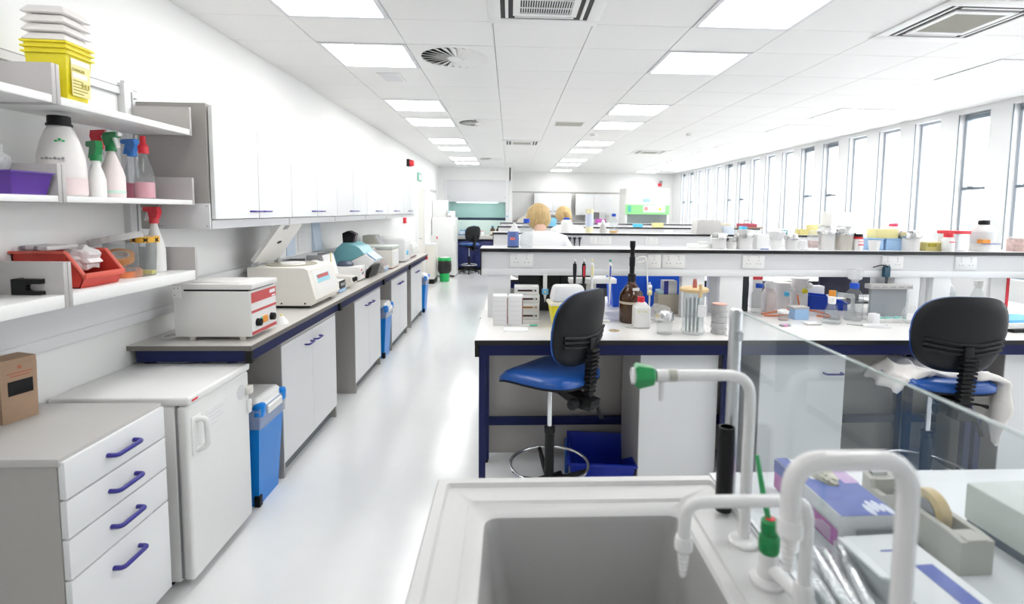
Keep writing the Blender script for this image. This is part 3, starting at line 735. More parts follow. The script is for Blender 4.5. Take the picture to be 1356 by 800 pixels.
t = thing('viewing_hood', 'black angled viewing hood on top of the teal instrument', 'hood', (-1.61, 5.2, 1.27)); obj('shell', pr([(-.03, -.01), (.06, -.01), (.085, .085), (.02, .115), (-.035, .09)], 'y', 0, .12), BLACK, t); obj('window', pr([(.064, .005), (.07, .005), (.091, .08), (.085, .085)], 'y', .02, .1), mat('dark_violet', (.05, .02, .05), .2), t)
t = thing('keypad_instrument', 'grey instrument with sloping keypad behind the teal one', 'instrument', (-1.64, 5.56, .925)); obj('case', pr([(0, 0), (.29, 0), (.315, .04), (.30, .07), (.15, .25), (0, .25)], 'y', 0, .24), LGREY, t); obj('keypad', pr([(.303, .07), (.308, .072), (.162, .248), (.155, .246)], 'y', .03, .21), mat('keypad_brown', (.30, .26, .25), .5), t); obj('screen', bx(.30, .318, .05, .15, .02, .05), LBLUEP, t)
t = thing('water_bath', 'cream box-shaped water bath with pale green lid', 'water bath', (-1.70, 5.92, .925)); obj('tank', bx(0, .38, 0, .34, .012, .22, bev=.008), CREAM, t); obj('lid', bx(-.005, .385, -.005, .345, .222, .262, bev=.01), PGREEN, t); obj('front_panel', bx(.379, .386, .03, .31, .04, .2), WHITEP, t); obj('base', bx(.01, .375, .01, .33, 0, .014), mat('maroon_edge', (.2, .05, .05), .5), t)
t = thing('power_supply', 'beige wedge-backed power supply standing behind the cream water bath', 'power supply', (-1.76, 6.32, .925)); obj('case', pr([(0, 0), (.24, 0), (.24, .16), (.13, .36), (0, .36)], 'y', 0, .26), BIEGE, t); obj('front_panel', pr([(.241, .165), (.246, .168), (.137, .362), (.132, .36)], 'y', .02, .24), INK, t)
t = thing('incubator', 'white incubator box with a bright blue dial', 'incubator', (-1.72, 6.68, .925)); obj('case', bx(0, .38, 0, .38, .015, .3, bev=.008), PALEG, t); obj('door', bx(.38, .392, .01, .37, .03, .28, bev=.003), WHITEP, t); obj('dial', lathe(BM(), [(.03, .39), (.028, .405), (0, .406)], seg=16, axis='x', cy=.12, cz=.12), CYAN, t); obj('lid', bx(.03, .36, .03, .35, .3, .318, bev=.006), WHITEP, t)
t = thing('centrifuge', 'small white centrifuge on dark base near the end of the wall bench', 'centrifuge', (-1.66, 7.3, .925)); obj('case', pr([(0, .02), (.30, .02), (.33, .08), (.30, .2), (0, .25)], 'y', 0, .4), WHITEP, t); obj('base', bx(.01, .29, .01, .39, 0, .02), mat('maroon_edge', (.2, .05, .05), .5), t); obj('latch', bx(.32, .345, .16, .24, .12, .15, bev=.004), OFFW, t)
t = thing('red_block', 'small red clip under the end of the wall bench', 'clip', (-1.285, 8.02, .84)); obj('block', bx(0, .03, 0, .05, 0, .045, bev=.006), BRED, t)
for i, (y, z0, z1, w, m, n) in enumerate(((4.14, 1.22, 1.49, .2, PAPER, 'white notice sheet under the cupboards behind the raised lid'), (4.42, 1.2, 1.49, .17, BPAPER, 'pale blue notice sheet pinned under the cupboards'), (4.66, 1.22, 1.49, .16, PAPER, 'white list pinned beside the pale blue sheet'), (4.98, 1.2, 1.49, .2, BPAPER, 'pale blue sheet hanging curled above the balance'))):
    t = thing('notice', n, 'notice', (XL, y, z0)); obj('sheet', pr([(0, .0), (.006 + .03 * (i == 3), .0), (.004, z1 - z0), (0, z1 - z0)], 'y', 0, w), m, t)
    for k in range(5): obj('text_line', bx(.007 + .02 * (i == 3), .008 + .02 * (i == 3), .02, w - .03 - .02 * (k % 3), (z1 - z0) * (.2 + .14 * k), (z1 - z0) * (.2 + .14 * k) + .004), PALEG, t, 0)

# ================================================================== ISLAND BENCHES
SPY = [3.27, 5.68, 8.09, 10.50]            # front face of each service spine
IX0, IL = -.177, 1.38
ordn = ('first', 'second', 'third', 'fourth')
ib0 = None
for n, sy in enumerate(SPY):
    for side in (0, 1):
        for i in range(3):
            where = ('beside the aisle', 'in the middle', 'towards the windows')[i]
            lab = 'white-topped island bench %s, %s side of the %s spine' % (where, ('sink', 'far')[side], ordn[n])
            if side == 0: loc, rz = (IX0 + IL * i, sy - .59, 0), 0.
            else: loc, rz = (IX0 + IL * (i + 1), sy + .23 + .59, 0), PI
            if ib0 is None: ib0 = bench(loc, .585, TOPW, EDGE, lab, 'island benches')
            else: dup(ib0, loc, rz, lab)
def socket(parent, x, z, w=.146, yf=-.001):
    s_ = obj('socket', bx(x, x + w, yf - .008, yf, z, z + .086, bev=.003), WHITEP, parent)
    b = BM()
    cs = (.04, w - .04) if w > .1 else (.043,)
    for cx_ in cs:
        box(b, x + cx_ - .002, x + cx_ + .002, yf - .0085, yf - .0075, z + .05, z + .058)
        for d in (-.011, .011): box(b, x + cx_ + d - .004, x + cx_ + d + .004, yf - .0085, yf - .0075, z + .028, z + .032)
    obj('pin_holes', b, INK, s_, 0)
    for cx_ in cs: obj('switch', bx(x + cx_ - .005, x + cx_ + .005, yf - .011, yf - .008, z + .066, z + .08, bev=.001), PALEG, s_)
for n, sy in enumerate(SPY):
    t = thing('service_spine', ('white service spine with sockets and dark-edged top shelf on the ' + ordn[n] + ' island'), 'service spine', (IX0 - .005, sy, 0), 0, 'island service spines')
    L = 4.14
    obj('fascia', bx(.006, L, 0, .23, 1.235, 1.342), PALEG, t)
    obj('lower_rail', bx(.006, L, -.008, .238, 1.195, 1.235, bev=.001), WHITE, t)
    s_ = obj('top_shelf', bx(0, L, -.012, .242, 1.346, 1.364), WHITE, t)
    obj('edge_strip', bx(-.002, L, -.016, -.012, 1.342, 1.3635), EDGE, s_); obj('edge_strip', bx(-.004, 0, -.016, .244, 1.342, 1.3635), EDGE, s_); obj('edge_strip', bx(-.002, L, .242, .246, 1.342, 1.3635), EDGE, s_)
    obj('end_panel', bx(0, .007, -.009, .23, 1.195, 1.342), EDGE, t)
    for a, c in ((.047, .19), (1.29, 1.437), (1.538, 1.688), (2.697, 2.87), (2.96, 3.08), (3.95, 4.1)): obj('post', bx(a, c, .0, .06, .925, 1.195, bev=.002), WHITE, t)
    for a, c in ((.047, .19), (1.40, 1.437), (1.538, 1.60), (2.697, 2.76), (2.98, 3.08), (3.95, 4.1)): obj('post', bx(a, c, .17, .23, .925, 1.195, bev=.002), WHITE, t)
    obj('service_deck', bx(.0, L, -.003, .233, .905, .9245), TOPW, t)
    for k in range(3): obj('back_panel', bx(.02 + k * 1.38, 1.385 + k * 1.38, .01, .03, .03, .905), GREY if n == 0 else LGREY, t)
    for k in range(3): obj('back_panel', bx(.02 + k * 1.38, 1.385 + k * 1.38, .2, .22, .03, .905), LGREY, t)
    for x, w in ((.185, .146), (1.06, .086), (1.155, .146), (1.675, .146), (2.598, .146), (3.095, .146)): socket(t, x, 1.247, w, 0)
ig = 'cabinets under the island benches'
base_cab((.72, 2.76, 0), .435, 'single-door white base cabinet beside the blue floor crate', ig, 0, .43, .83, 1)
base_cab((1.39, 2.76, 0), .485, 'white base cabinet with one handle, seen through the splash screen', ig, 0, .43, .83, 1, hx1=.41)
base_cab((2.80, 2.76, 0), .60, 'white base cabinet to the window side of the stool with the coat', ig, 0, .43, .83, 2)
for x, l in ((.45, 'aisle end'), (1.9, 'middle'), (3.2, 'window end')):
    base_cab((x, SPY[1] - .51, 0), .5, 'white base cabinet at the %s of the second island' % l, ig, 0, .43, .83, 2)

# ---- stools
def pillow(n_r, n_a, ex, top, bot, fn):
    """superellipse cushion; fn maps (u,v,w)->point, w from bot(r) to top(r)"""
    bm = BM(); layers = []
    for f_ in (top, bot):
        L_ = []
        for i in range(n_r + 1):
            r = i / n_r; ring = []
            for k in range(n_a if i else 1):
                a = 2 * PI * k / n_a; c, s = math.cos(a), math.sin(a)
                u = math.copysign(abs(c) ** (2 / ex), c) * r; v = math.copysign(abs(s) ** (2 / ex), s) * r
                ring.append(bm.verts.new(fn(u, v, f_(r))))
            L_.append(ring)
        layers.append(L_)
    for L_ in layers:
        for k in range(n_a): bm.faces.new((L_[0][0], L_[1][k], L_[1][(k + 1) % n_a]))
        for i in range(1, n_r):
            for k in range(n_a): bm.faces.new((L_[i][k], L_[i + 1][k], L_[i + 1][(k + 1) % n_a], L_[i][(k + 1) % n_a]))
    A, B = layers[0][-1], layers[1][-1]
    for k in range(n_a): bm.faces.new((A[k], A[(k + 1) % n_a], B[(k + 1) % n_a], B[k]))
    return bm
def lab_chair(loc, rz, label, seat_h=.70):
    """local +y is where the sitter faces"""
    t = thing('lab_stool', label, 'stool', loc, rz, 'blue and black laboratory stools')
    def sf(u, v, w): return Vector((u * .232 * (1 + .04 * v), v * .235, seat_h + .012 + w + .014 * u * u - .06 * max(0, v - .3) ** 2 * 1.6 + .008 * v * v))
    obj('seat_pad', pillow(8, 40, 3.6, lambda r: .058 - .034 * r ** 8, lambda r: .0, sf), BLUEV, t, 60)
    obj('seat_shell', pillow(6, 40, 3.6, lambda r: .004, lambda r: -.03 + .022 * r ** 3, sf), CHARC, t, 60)
    # backrest: wide rounded plate leaning slightly back
    zc, hh, hw = seat_h + .315, .195, .222
    def bf(u, v, w):
        wd = hw * (1 - .10 * max(0, v) ** 2 - .12 * max(0, -v))
        return Vector((u * wd, -.225 + w - .03 * v + .055 * u * u, zc + v * hh))
    obj('backrest_pad', pillow(8, 44, 3.4, lambda r: .05 - .036 * r ** 6, lambda r: .0, bf), BLUEV, t, 60)
    sh = obj('backrest_shell', pillow(8, 44, 3.4, lambda r: .004, lambda r: -.03 + .022 * r ** 6, bf), CHARC, t, 60)
    for k in range(3):
        pts = []
        for i in range(21):
            u = -.86 + 1.72 * i / 20; v = -.22 - .13 * k + .16 * max(0, abs(u) - .25)
            p = bf(u, v, -.033); pts.append(p)
        obj('rib', tb(pts, .008, seg=6), CHARC, sh, 60)
    # spine bracket with bellows
    b = BM()
    for i in range(11):
        q = i / 10; z = zc - .11 - q * .22; y = -.255 + .02 * q
        box(b, -.035, .035, y - .03, y + .012, z - .008, z + .005, bev=.003, seg=1)
    obj('bellows', b, BLACK, t)
    obj('spine_bar', bx(-.022, .022, -.262, -.228, seat_h - .04, zc - .05, bev=.004), BLACK, t)
    obj('back_bracket', pr([(-.285, seat_h - .055), (-.10, seat_h - .03), (-.05, seat_h - .018), (-.05, seat_h - .04), (-.20, seat_h - .10), (-.275, seat_h - .10)], 'x', -.045, .045), BLACK, t)
    obj('tension_knob', lathe(BM(), [(.0, -.055), (.026, -.05), (.03, -.03), (.026, -.006), (.012, 0), (.012, .04)], seg=10, axis='x', cx=-.05, cy=-.2, cz=seat_h - .07, caps=False), CHARC, t)
    obj('lever', tb([(.03, -.23, seat_h - .08), (.06, -.26, seat_h - .11), (.07, -.28, seat_h - .17)], [.008, .010, .012], seg=8), BLACK, t)
    obj('lever', tb([(.04, -.12, seat_h - .05), (.14, -.16, seat_h - .055), (.17, -.17, seat_h - .06)], [.006, .006, .011], seg=8), BLACK, t)
    obj('mechanism', bx(-.07, .07, -.1, .09, seat_h - .045, seat_h - .022, bev=.006), BLACK, t)
    obj('gas_column', lt([(.0135, .43), (.0135, seat_h - .03)], seg=16), CHROME, t)
    obj('sleeve', lt([(.026, .08), (.026, .40), (.03, .405), (.03, .435), (.02, .437)], seg=16), BLACK, t)
    star = BM(); lathe(star, [(.045, .07), (.05, .09), (.04, .135), (.028, .15)], seg=16)
    for i in range(5):
        a = 2 * PI * i / 5 + .35; d = Vector((math.cos(a), math.sin(a), 0))
        tube(star, [d * .02 + Vector((0, 0, .105)), d * .14 + Vector((0, 0, .085)), d * .25 + Vector((0, 0, .05))], [.026, .022, .014], seg=8)
    obj('star_base', star, BLACK, t, 60)
    for i in range(5):
        a = 2 * PI * i / 5 + .35; obj('glide', lt([(.026, 0), (.026, .012), (.012, .02), (.012, .05)], seg=12, cx=.255 * math.cos(a), cy=.255 * math.sin(a)), BLACK, t)
    RR = .213
    obj('foot_ring', tb([(RR * math.cos(2 * PI * i / 40), RR * math.sin(2 * PI * i / 40), .225) for i in range(40)], .0095, seg=8, closed=True), CHROME, t, 60)
    for i in range(3):
        a = 2 * PI * i / 3 + .9; d = Vector((math.cos(a), math.sin(a), 0))
        obj('ring_spoke', tb([d * .02 + Vector((0, 0, .15)), d * .1 + Vector((0, 0, .165)), d * RR + Vector((0, 0, .222))], [.02, .016, .011], seg=8), BLACK, t, 60)
    return t
c1 = lab_chair((.225, 2.735, 0), math.radians(50), 'blue vinyl stool with black back, pulled half under the bench by the aisle')
dup(c1, (2.27, 2.64, 0), math.radians(-8), 'stool with black back and a white coat over its seat')
dup(c1, (-1.02, 13.25, 0), math.radians(35), 'blue stool standing in front of the fume cupboard')

def drape(pts_u, name_, m, parent, seed=1):
    pass
t = thing('lab_coat', 'cream white lab coat bundled over the stool seat', 'lab coat', (2.27, 2.64, 0), math.radians(-8))
def cloth(rows, thick=.012, wob=.008, seed=3, sub=2):
    rnd = random.Random(seed); bm = BM(); n = len(rows[0]); G = []
    for r_ in rows: G.append([bm.verts.new(Vector(p) + Vector((rnd.uniform(-wob, wob), rnd.uniform(-wob, wob), rnd.uniform(-wob, wob)))) for p in r_])
    for i in range(len(G) - 1):
        for k in range(n - 1): bm.faces.new((G[i][k], G[i][k + 1], G[i + 1][k + 1], G[i + 1][k]))
    bmesh.ops.recalc_face_normals(bm, faces=bm.faces)
    bmesh.ops.solidify(bm, geom=list(bm.faces), thickness=thick)
    bmesh.ops.subdivide_edges(bm, edges=list(bm.edges), cuts=1, use_grid_fill=True, smooth=.6)
    for v in bm.verts: v.co += Vector((rnd.uniform(-.003, .003), rnd.uniform(-.003, .003), rnd.uniform(-.003, .003)))
    bmesh.ops.smooth_vert(bm, verts=list(bm.verts), factor=.4, use_axis_x=True, use_axis_y=True, use_axis_z=True)
    return bm
zs = .79
rows = []
for i in range(8):
    q = i / 7; x = -.275 + q * .18
    rows.append([(x + .015 * math.sin(k * 1.9 + i), -.16 + k * .05, (zs + .03 * math.sin(i * 1.3 + k * 1.1)) if x > -.215 else zs - (-.215 - x) * 1.5 + .01 * math.sin(k * 2.)) for k in range(7)])
obj('left_fold', cloth(rows, .02, .012, 4), CLOTHC, t, 80)
rows = []
for i in range(10):
    q = i / 9
    rows.append([(.10 + q * .6 if q < .22 else .245 + .02 * math.sin(k * 2.2 + i * .4) - .01 * q, -.19 + k * .045 + .012 * math.sin(i * .9), zs + .02 * math.sin(k * 1.4) if q < .22 else zs - (q - .2) * .44 * (1 - .12 * k)) for k in range(6)])
obj('hanging_side', cloth(rows, .016, .008, 9), CLOTHC, t, 80)
rows = [[(-.12 + i * .05, -.14 + k * .06, zs + .012 * math.sin(i * 1.7 + k)) for k in range(6)] for i in range(6)]
obj('seat_fold', cloth(rows, .016, .006, 5), CLOTHC, t, 80)

t = thing('floor_crate', 'deep blue plastic crate on the floor under the bench', 'crate', (.55, 3.0, 0), math.radians(-6))
obj('shell', hollow(-.15, .15, -.17, .17, 0, -.185, .185, -.21, .21, .19, t=.005, lip=.012), DBLUEP, t)
obj('side_flap', bx(-.21, -.186, -.12, .12, .08, .19, bev=.004), mat('light_side_blue', (.02, .12, .5), .35), t)
for k in range(4): obj('vent_dot', lathe(BM(), [(.004, -.2125), (.004, -.2105)], seg=8, axis='x', cy=-.03 + k * .012, cz=.12 - .008 * k), PALEG, t)

# ---- generic vessels
def bottle(name, loc, label, cat, prof, m, cap=None, cap_m=None, liquid=None, liq_m=None, group=None, seg=20, rz=0., grad=False):
    t = thing(name, label, cat, loc, rz, group)
    obj('body', lt(prof, seg=seg, caps=False), m, t)
    if cap: obj('cap', lt(cap, seg=18), cap_m, t)
    if liquid: obj('liquid', lt([(0, .003), (liquid[0], .003), (liquid[0], liquid[1]), (0, liquid[1])], seg=seg, caps=False), liq_m, t)
    if grad:
        r = max(p[0] for p in prof)
        for k in range(6): obj('graduation', bx(-.014, .014, -r - .0006, -r + .0012, .03 + k * .012, .0325 + k * .012), PALEG, t, 0)
    return t
def media_bottle(loc, label, r, h, cap_m=None, liquid=0, liq_m=None, m=None, group='screw-cap glass bottles'):
    hb = h * .62
    prof = [(0, 0), (r * .92, 0), (r, .006), (r, hb), (r * .9, hb + h * .08), (r * .45, h * .84), (r * .38, h * .88), (r * .38, h * .9)]
    cap = [(r * .5, h * .86), (r * .5, h), (r * .44, h * 1.005), (0, h * 1.005)]
    return bottle('glass_bottle', loc, label, 'bottle', prof, m or CLEAR, cap, cap_m or mat('cap_blue', (.01, .09, .62), .4), (r * .95, liquid) if liquid else None, liq_m, group, grad=True)
def foil_beaker(loc, r, h, label, wall=None, group='foil-topped beakers on the spine shelf'):
    t = thing('foil_topped_beaker', label, 'beaker', loc, 0, group)
    obj('wall', lt([(0, 0), (r * .92, 0), (r * .95, .004), (r, h * .86), (r * 1.04, h * .88), (r * .96, h * .88)], seg=20, caps=False), wall or mat('frosted_beaker', (.76, .745, .72), .35, var=.03), t)
    b = lathe(BM(), [(r * 1.10, h * .62), (r * 1.16, h * .72), (r * 1.1, h * .86), (r * 1.0, h * .95), (r * .6, h), (.002, h * .97)], seg=22, wob=.09, caps=False)
    obj('foil_cover', b, FOIL, t, 20)
def carton(name, loc, dims, label, m, rz=0., group=None, bands=(), bev=.002, cat='box'):
    t = thing(name, label, cat, loc, rz, group)
    w, d, h = dims
    obj('carton', bx(-w / 2, w / 2, -d / 2, d / 2, 0, h, bev=bev), m, t)
    for (z0, z1, x0, x1, mm) in bands: obj('print', bx(-w / 2 + x0 * w, -w / 2 + x1 * w, -d / 2 - .001, -d / 2, z0 * h, z1 * h), mm, t, 0)
    return t

# ---- on the first island bench, by the aisle
BZ = .925
for i, (x, l) in enumerate(((-.052, 'tall white carton with faint print, next to its twin by the aisle post'), (.04, 'tall white carton with a brown edge, touching the slide boxes'))):
    t = carton('tall_carton', (x, 3.08, BZ), (.086, .10, .175), l, PAPER, .03 * (1 - 2 * i), 'pair of tall white cartons')
    obj('edge_line', bx(.038, .0435, -.0515, -.05, .01, .165), mat('brown_edge_print', (.36, .2, .17), .6), t)
    for k in range(5): obj('print', bx(-.034, .03, -.0508, -.05, .03 + k * .028, .0325 + k * .028), mat('faint_print', (.74, .70, .70), .7), t, 0)
for k in range(4):
    t = thing('slide_box', ('bottom white slide box of the stack', 'second white slide box up, with orange slot', 'third white slide box up, under the topmost', 'topmost white slide box of the stack')[k], 'slide box', (.112 - .004 * (k == 3), 3.235, BZ + k * .0525), (.01, -.015, .02, -.01)[k], 'stack of slide boxes')
    obj('case', bx(-.076, .076, -.05, .05, 0, .052, bev=.002), PAPER, t)
    obj('slot', bx(-.055, .06, -.0515, -.049, .022, .033), (mat('dark_plum', (.05, .015, .02), .5), mat('brown_slide', (.38, .17, .03), .5), mat('dark_plum', (.05, .015, .02), .5), mat('dark_plum', (.05, .015, .02), .5))[k], t)
    obj('slot_glint', bx(.035, .052, -.052, -.051, .0235, .0315), PALEG, t)
t = thing('sharps_container', 'yellow sharps container with bulky white lid on the bench', 'sharps bin', (.345, 3.03, BZ), .08)
obj('tub', hollow(-.085, .085, -.05, .05, 0, -.108, .108, -.068, .068, .135, t=.003), YELLOW, t)
obj('rim', frustum(BM(), -.118, .118, -.078, .078, .132, -.116, .116, -.076, .076, .150, bev=.005), mat('cream_rim', (.86, .82, .66), .4), t)
obj('lid', frustum(BM(), -.104, .104, -.066, .066, .15, -.086, .086, -.05, .05, .245, bev=.02), WHITEP, t)
t = thing('solvent_bottle', 'big brown glass bottle with tall black dispenser neck', 'bottle', (.752, 3.145, BZ))
obj('glass', lt([(0, 0), (.068, 0), (.073, .008), (.073, .15), (.067, .18), (.034, .228), (.023, .245), (.023, .262), (0, .262)], seg=28, caps=False), BROWNG, t)
obj('dispenser', lt([(.024, .25), (.024, .295), (.015, .3), (.0155, .345), (.018, .35), (.018, .4), (.014, .405), (.014, .455), (.017, .46), (.017, .50), (0, .50)], seg=18), BLACK, t)
obj('neck_label', bx(-.005, .035, -.054, -.046, .200, .216), PAPER, t)
obj('white_band', lt([(.0734, .118), (.0734, .132)], seg=28, caps=False), mat('etched_white', (.62, .55, .46), .6), t)
obj('delivery_tube', tb(smooth_path([(.018, 0, .385), (.04, -.005, .40), (.075, -.005, .405), (.085, -.005, .385), (.06, -.005, .368), (.03, 0, .368)], 5, .02) , .005, seg=8), WHITEP, t)
obj('delivery_hose', tb(smooth_path([(.085, -.004, .395), (.096, -.006, .25), (.10, -.01, .18)], 4, .03), .0045, seg=8), WHITEP, t)
t = thing('white_bottle', 'square white plastic bottle with red cap before the brown bottle', 'bottle', (.775, 2.985, BZ))
obj('body', box(bx(-.049, .049, -.035, .035, 0, .13, bev=.012, seg=3), -.001, .001, -.001, .001, .1, .11), WHITEP, t)
obj('shoulder', frustum(BM(), -.048, .048, -.034, .034, .12, -.018, .018, -.018, .018, .155, bev=.006), WHITEP, t); obj('cap', lt([(.021, .152), (.021, .182), (0, .184)], seg=16, cx=-.003), BRED, t)
for k in range(3): obj('handwriting', bx(-.03 + k * .02, -.016 + k * .02, -.0362, -.035, .095 + .004 * (k % 2), .103), LYELL, t, 0)
t = thing('white_clip', 'small white plastic clip lying by the red-capped bottle', 'clip', (.69, 2.98, BZ)); obj('strip', tb([(0, .02, .004), (.03, -.02, .004), (.045, -.025, .012)], .004, seg=6), WHITEP, t)
foil_beaker((.868, 2.83, BZ), .044, .13, 'small foil-covered beaker standing on the bench near the storage jar', CLEAR, 'foil beaker on the bench')
t = thing('storage_jar', 'tall glass jar of pipettes with pale wooden lid and white label', 'jar', (1.032, 2.84, BZ))
obj('glass', lt([(.05, .004), (.058, 0), (.066, .012), (.066, .02), (.06, .03), (.06, .235), (.055, .235), (.055, .03)], seg=28, caps=False), CLEAR, t)
obj('lid', lt([(.0, .235), (.066, .235), (.078, .24), (.078, .254), (.07, .26), (0, .262)], seg=28, caps=False), WOOD, t)
pg = obj('peg', bx(.0, .016, -.084, -.07, .215, .29, bev=.003), WOOD, t); obj('peg_knob', lt([(.012, .262), (.012, .29), (.008, .31), (0, .31)], seg=12, cx=-.004, cy=-.02), mat('dull_red', (.5, .15, .13), .5), t)
obj('label', bx(.002, .05, -.066, -.058, .105, .17), PAPER, t)
for k in range(7): obj('pipette', tb([(-.035 + k * .011, .01 * (-1) ** k, .008), (-.038 + k * .012, .012 * (-1) ** k, .2)], .0045, seg=6), mat('grey_pipette', (.45, .45, .47), .4), t)
pd0 = None
for k in range(10):
    lab = '%s petri dish from the bottom of the stack' % ('first', 'second', 'third', 'fourth', 'fifth', 'sixth', 'seventh', 'eighth', 'ninth', 'tenth')[k] if k < 9 else 'topmost petri dish with a pink label in the stack'
    loc = (1.178 + .002 * math.sin(k * 2), 2.835 + .002 * math.cos(k * 3), BZ + k * .0165)
    if pd0 is None:
        pd0 = thing('petri_dish', lab, 'petri dish', loc, 0, 'stack of petri dishes')
        obj('dish', lt([(0, .001), (.041, .001), (.041, .0155), (.0425, .0155), (.0425, 0), (0, 0)], seg=24, caps=False), FROST, pd0)
        obj('agar', lt([(0, .002), (.04, .002), (.04, .007), (0, .007)], seg=24, caps=False), mat('mauve_agar', (.50, .36, .42), .3), pd0)
    else: dup(pd0, loc, 0, lab)
t = thing('pink_label', 'pink paper label on top of the petri dish stack', 'label', (1.178, 2.835, BZ + .1652)); obj('disc', lt([(0, 0), (.038, 0), (.038, .006), (0, .006)], seg=20, caps=False), mat('salmon_paper', (.86, .5, .42), .6), t)
# pipette stand with pipettes
t = thing('pipette_stand', 'white pipette stand behind the sharps container', 'pipette stand', (.51, 3.17, BZ))
obj('base', bx(-.11, .11, -.05, .05, 0, .012, bev=.003), WHITEP, t); obj('stem', bx(-.03, .03, .02, .04, .012, .25, bev=.003), WHITEP, t); obj('rack_plate', bx(-.145, .145, -.045, .045, .238, .268, bev=.004), WHITEP, t)
for k, (x, m, l) in enumerate(((-.115, CHARC, 'dark grey'), (-.06, BRED, 'red and black'), (-.01, LYELL, 'yellow and white'), (.10, mat('green_button', (.05, .4, .3), .4), 'green-topped white'))):
    t = thing('pipette', l + ' pipette hanging in the white stand', 'pipette', (.51 + x, 3.112, 1.06), 0, 'pipettes in the white stand')
    obj('barrel', lt([(.002, -.02), (.005, .04), (.0075, .09), (.0085, .14), (.011, .16), (.012, .2), (.011, .225), (.004, .23), (.004, .24)], seg=12), (CHARC, BLACK, WHITEP, WHITEP)[k], t)
    obj('accent', bx(-.005, .005, -.014, -.006, .15, .215), m if k != 3 else PBLUE, t); obj('button', lt([(.006, .24), (.008, .245), (.008, .252), (0, .253)], seg=12), WHITEP if k < 2 else m, t)
t = thing('pipette_filler', 'white pipette with blue label hanging under the spine', 'pipette', (.225, 3.235, 1.03)); obj('barrel', lt([(.001, 0), (.004, .02), (.01, .045), (.013, .06), (.013, .1), (.012, .175)], seg=12), WHITEP, t); obj('label', bx(-.02, .02, -.018, -.008, .05, .085, bev=.002), mat('label_blue', (.2, .55, .85), .4), t); obj('label_dot', bx(-.004, .004, -.0195, -.0175, .06, .075), LYELL, t)
t = thing('board', 'dark grey upright board behind the slide boxes', 'board', (.31, 3.49, BZ)); obj('panel', bx(-.25, .25, 0, .02, 0, .26, bev=.002), DGREY, t)
for x in (-.09, .04): obj('cable', tb(smooth_path([(x, -.008, .255), (x - .01, -.02, .2), (x + .015, -.02, .15), (x + .005, -.01, .1)], 4, .03), .006, seg=6), BLACK, t)
t = thing('board', 'dark grey upright board behind the blue-capped bottle', 'board', (1.585, 3.48, BZ)); obj('panel', bx(-.055, .06, 0, .02, 0, .26, bev=.002), DGREY, t)
t = thing('monitor', 'dark computer monitor turned away on the far half of the island', 'monitor', (2.66, 3.86, BZ)); obj('back_shell', bx(-.28, .28, 0, .03, .06, .33, bev=.008), mat('navy_black_shell', (.012, .014, .035), .4), t); obj('stand', bx(-.04, .04, .01, .04, .01, .1), BLACK, t); obj('foot', bx(-.12, .12, -.06, .1, 0, .012, bev=.003), BLACK, t)
t = thing('storage_box', 'bright blue plastic storage box on the far half of the island', 'box', (.98, 3.74, BZ)); obj('shell', hollow(-.24, .24, -.1, .1, 0, -.26, .26, -.11, .11, .25, t=.004, lip=.006), mat('royal_blue_plastic', (.0, .10, .75), .4), t)
t = carton('carton', (1.06, 3.44, BZ), (.14, .1, .13), 'beige cardboard box behind the storage jar', mat('beige_card', (.52, .47, .38), .7), 0)
t = carton('carton', (1.075, 3.44, BZ + .1302), (.09, .08, .09), 'navy and white carton standing on the beige box', PALEG, 0, None, ((0, 1, 0, .34, mat('navy_print', (.03, .04, .3), .5)),))
t = carton('carton', (1.02, 3.44, BZ + .1302), (.05, .08, .025), 'flat pale cyan carton on the beige box', mat('pale_cyan_card', (.55, .75, .82), .6), 0)
t = thing('plastic_bag', 'clear plastic bag of tubes behind the foil beaker', 'bag', (.93, 3.14, BZ)); obj('film', blob(.075, .06, .055, .055, 3, .14, 11), BAGM, t)
t = thing('tube_rack', 'yellow and white tube clamp under the spine near the brown bottle', 'rack', (.885, 3.22, BZ)); obj('stand', tb([(0, 0, 0), (0, 0, .235)], .006, seg=8), WHITEP, t); obj('base', bx(-.03, .03, -.03, .03, 0, .008), WHITEP, t); obj('clamp', lathe(BM(), [(.018, -.012), (.018, .012)], seg=12, axis='x', cz=.17), LYELL, t); obj('clamp', lathe(BM(), [(.014, -.012), (.014, .012)], seg=12, axis='x', cz=.205), WHITEP, t)
t = thing('marker_pen', 'pen with green cap lying on white paper near the cartons', 'pen', (.12, 2.995, BZ + .003)); obj('barrel', tb([(-.05, -.004, .006), (.0, 0, .006)], .004, seg=8), WHITEP, t); obj('cap', tb([(0, 0, .006), (.045, .006, .006)], .005, seg=8), mat('mint_green', (.1, .55, .4), .4), t)
t = thing('paper_tissue', 'white tissue lying before the tall cartons', 'tissue', (.04, 2.93, BZ)); obj('sheet', bx(-.07, .07, -.05, .05, 0, .003), PAPER, t)
t = thing('drink_ring', 'round tan coaster on the bench behind the stool', 'coaster', (.60, 2.9, BZ)); obj('disc', ringm(.012, .03, .003), mat('tan_cork', (.5, .38, .24), .7), t)

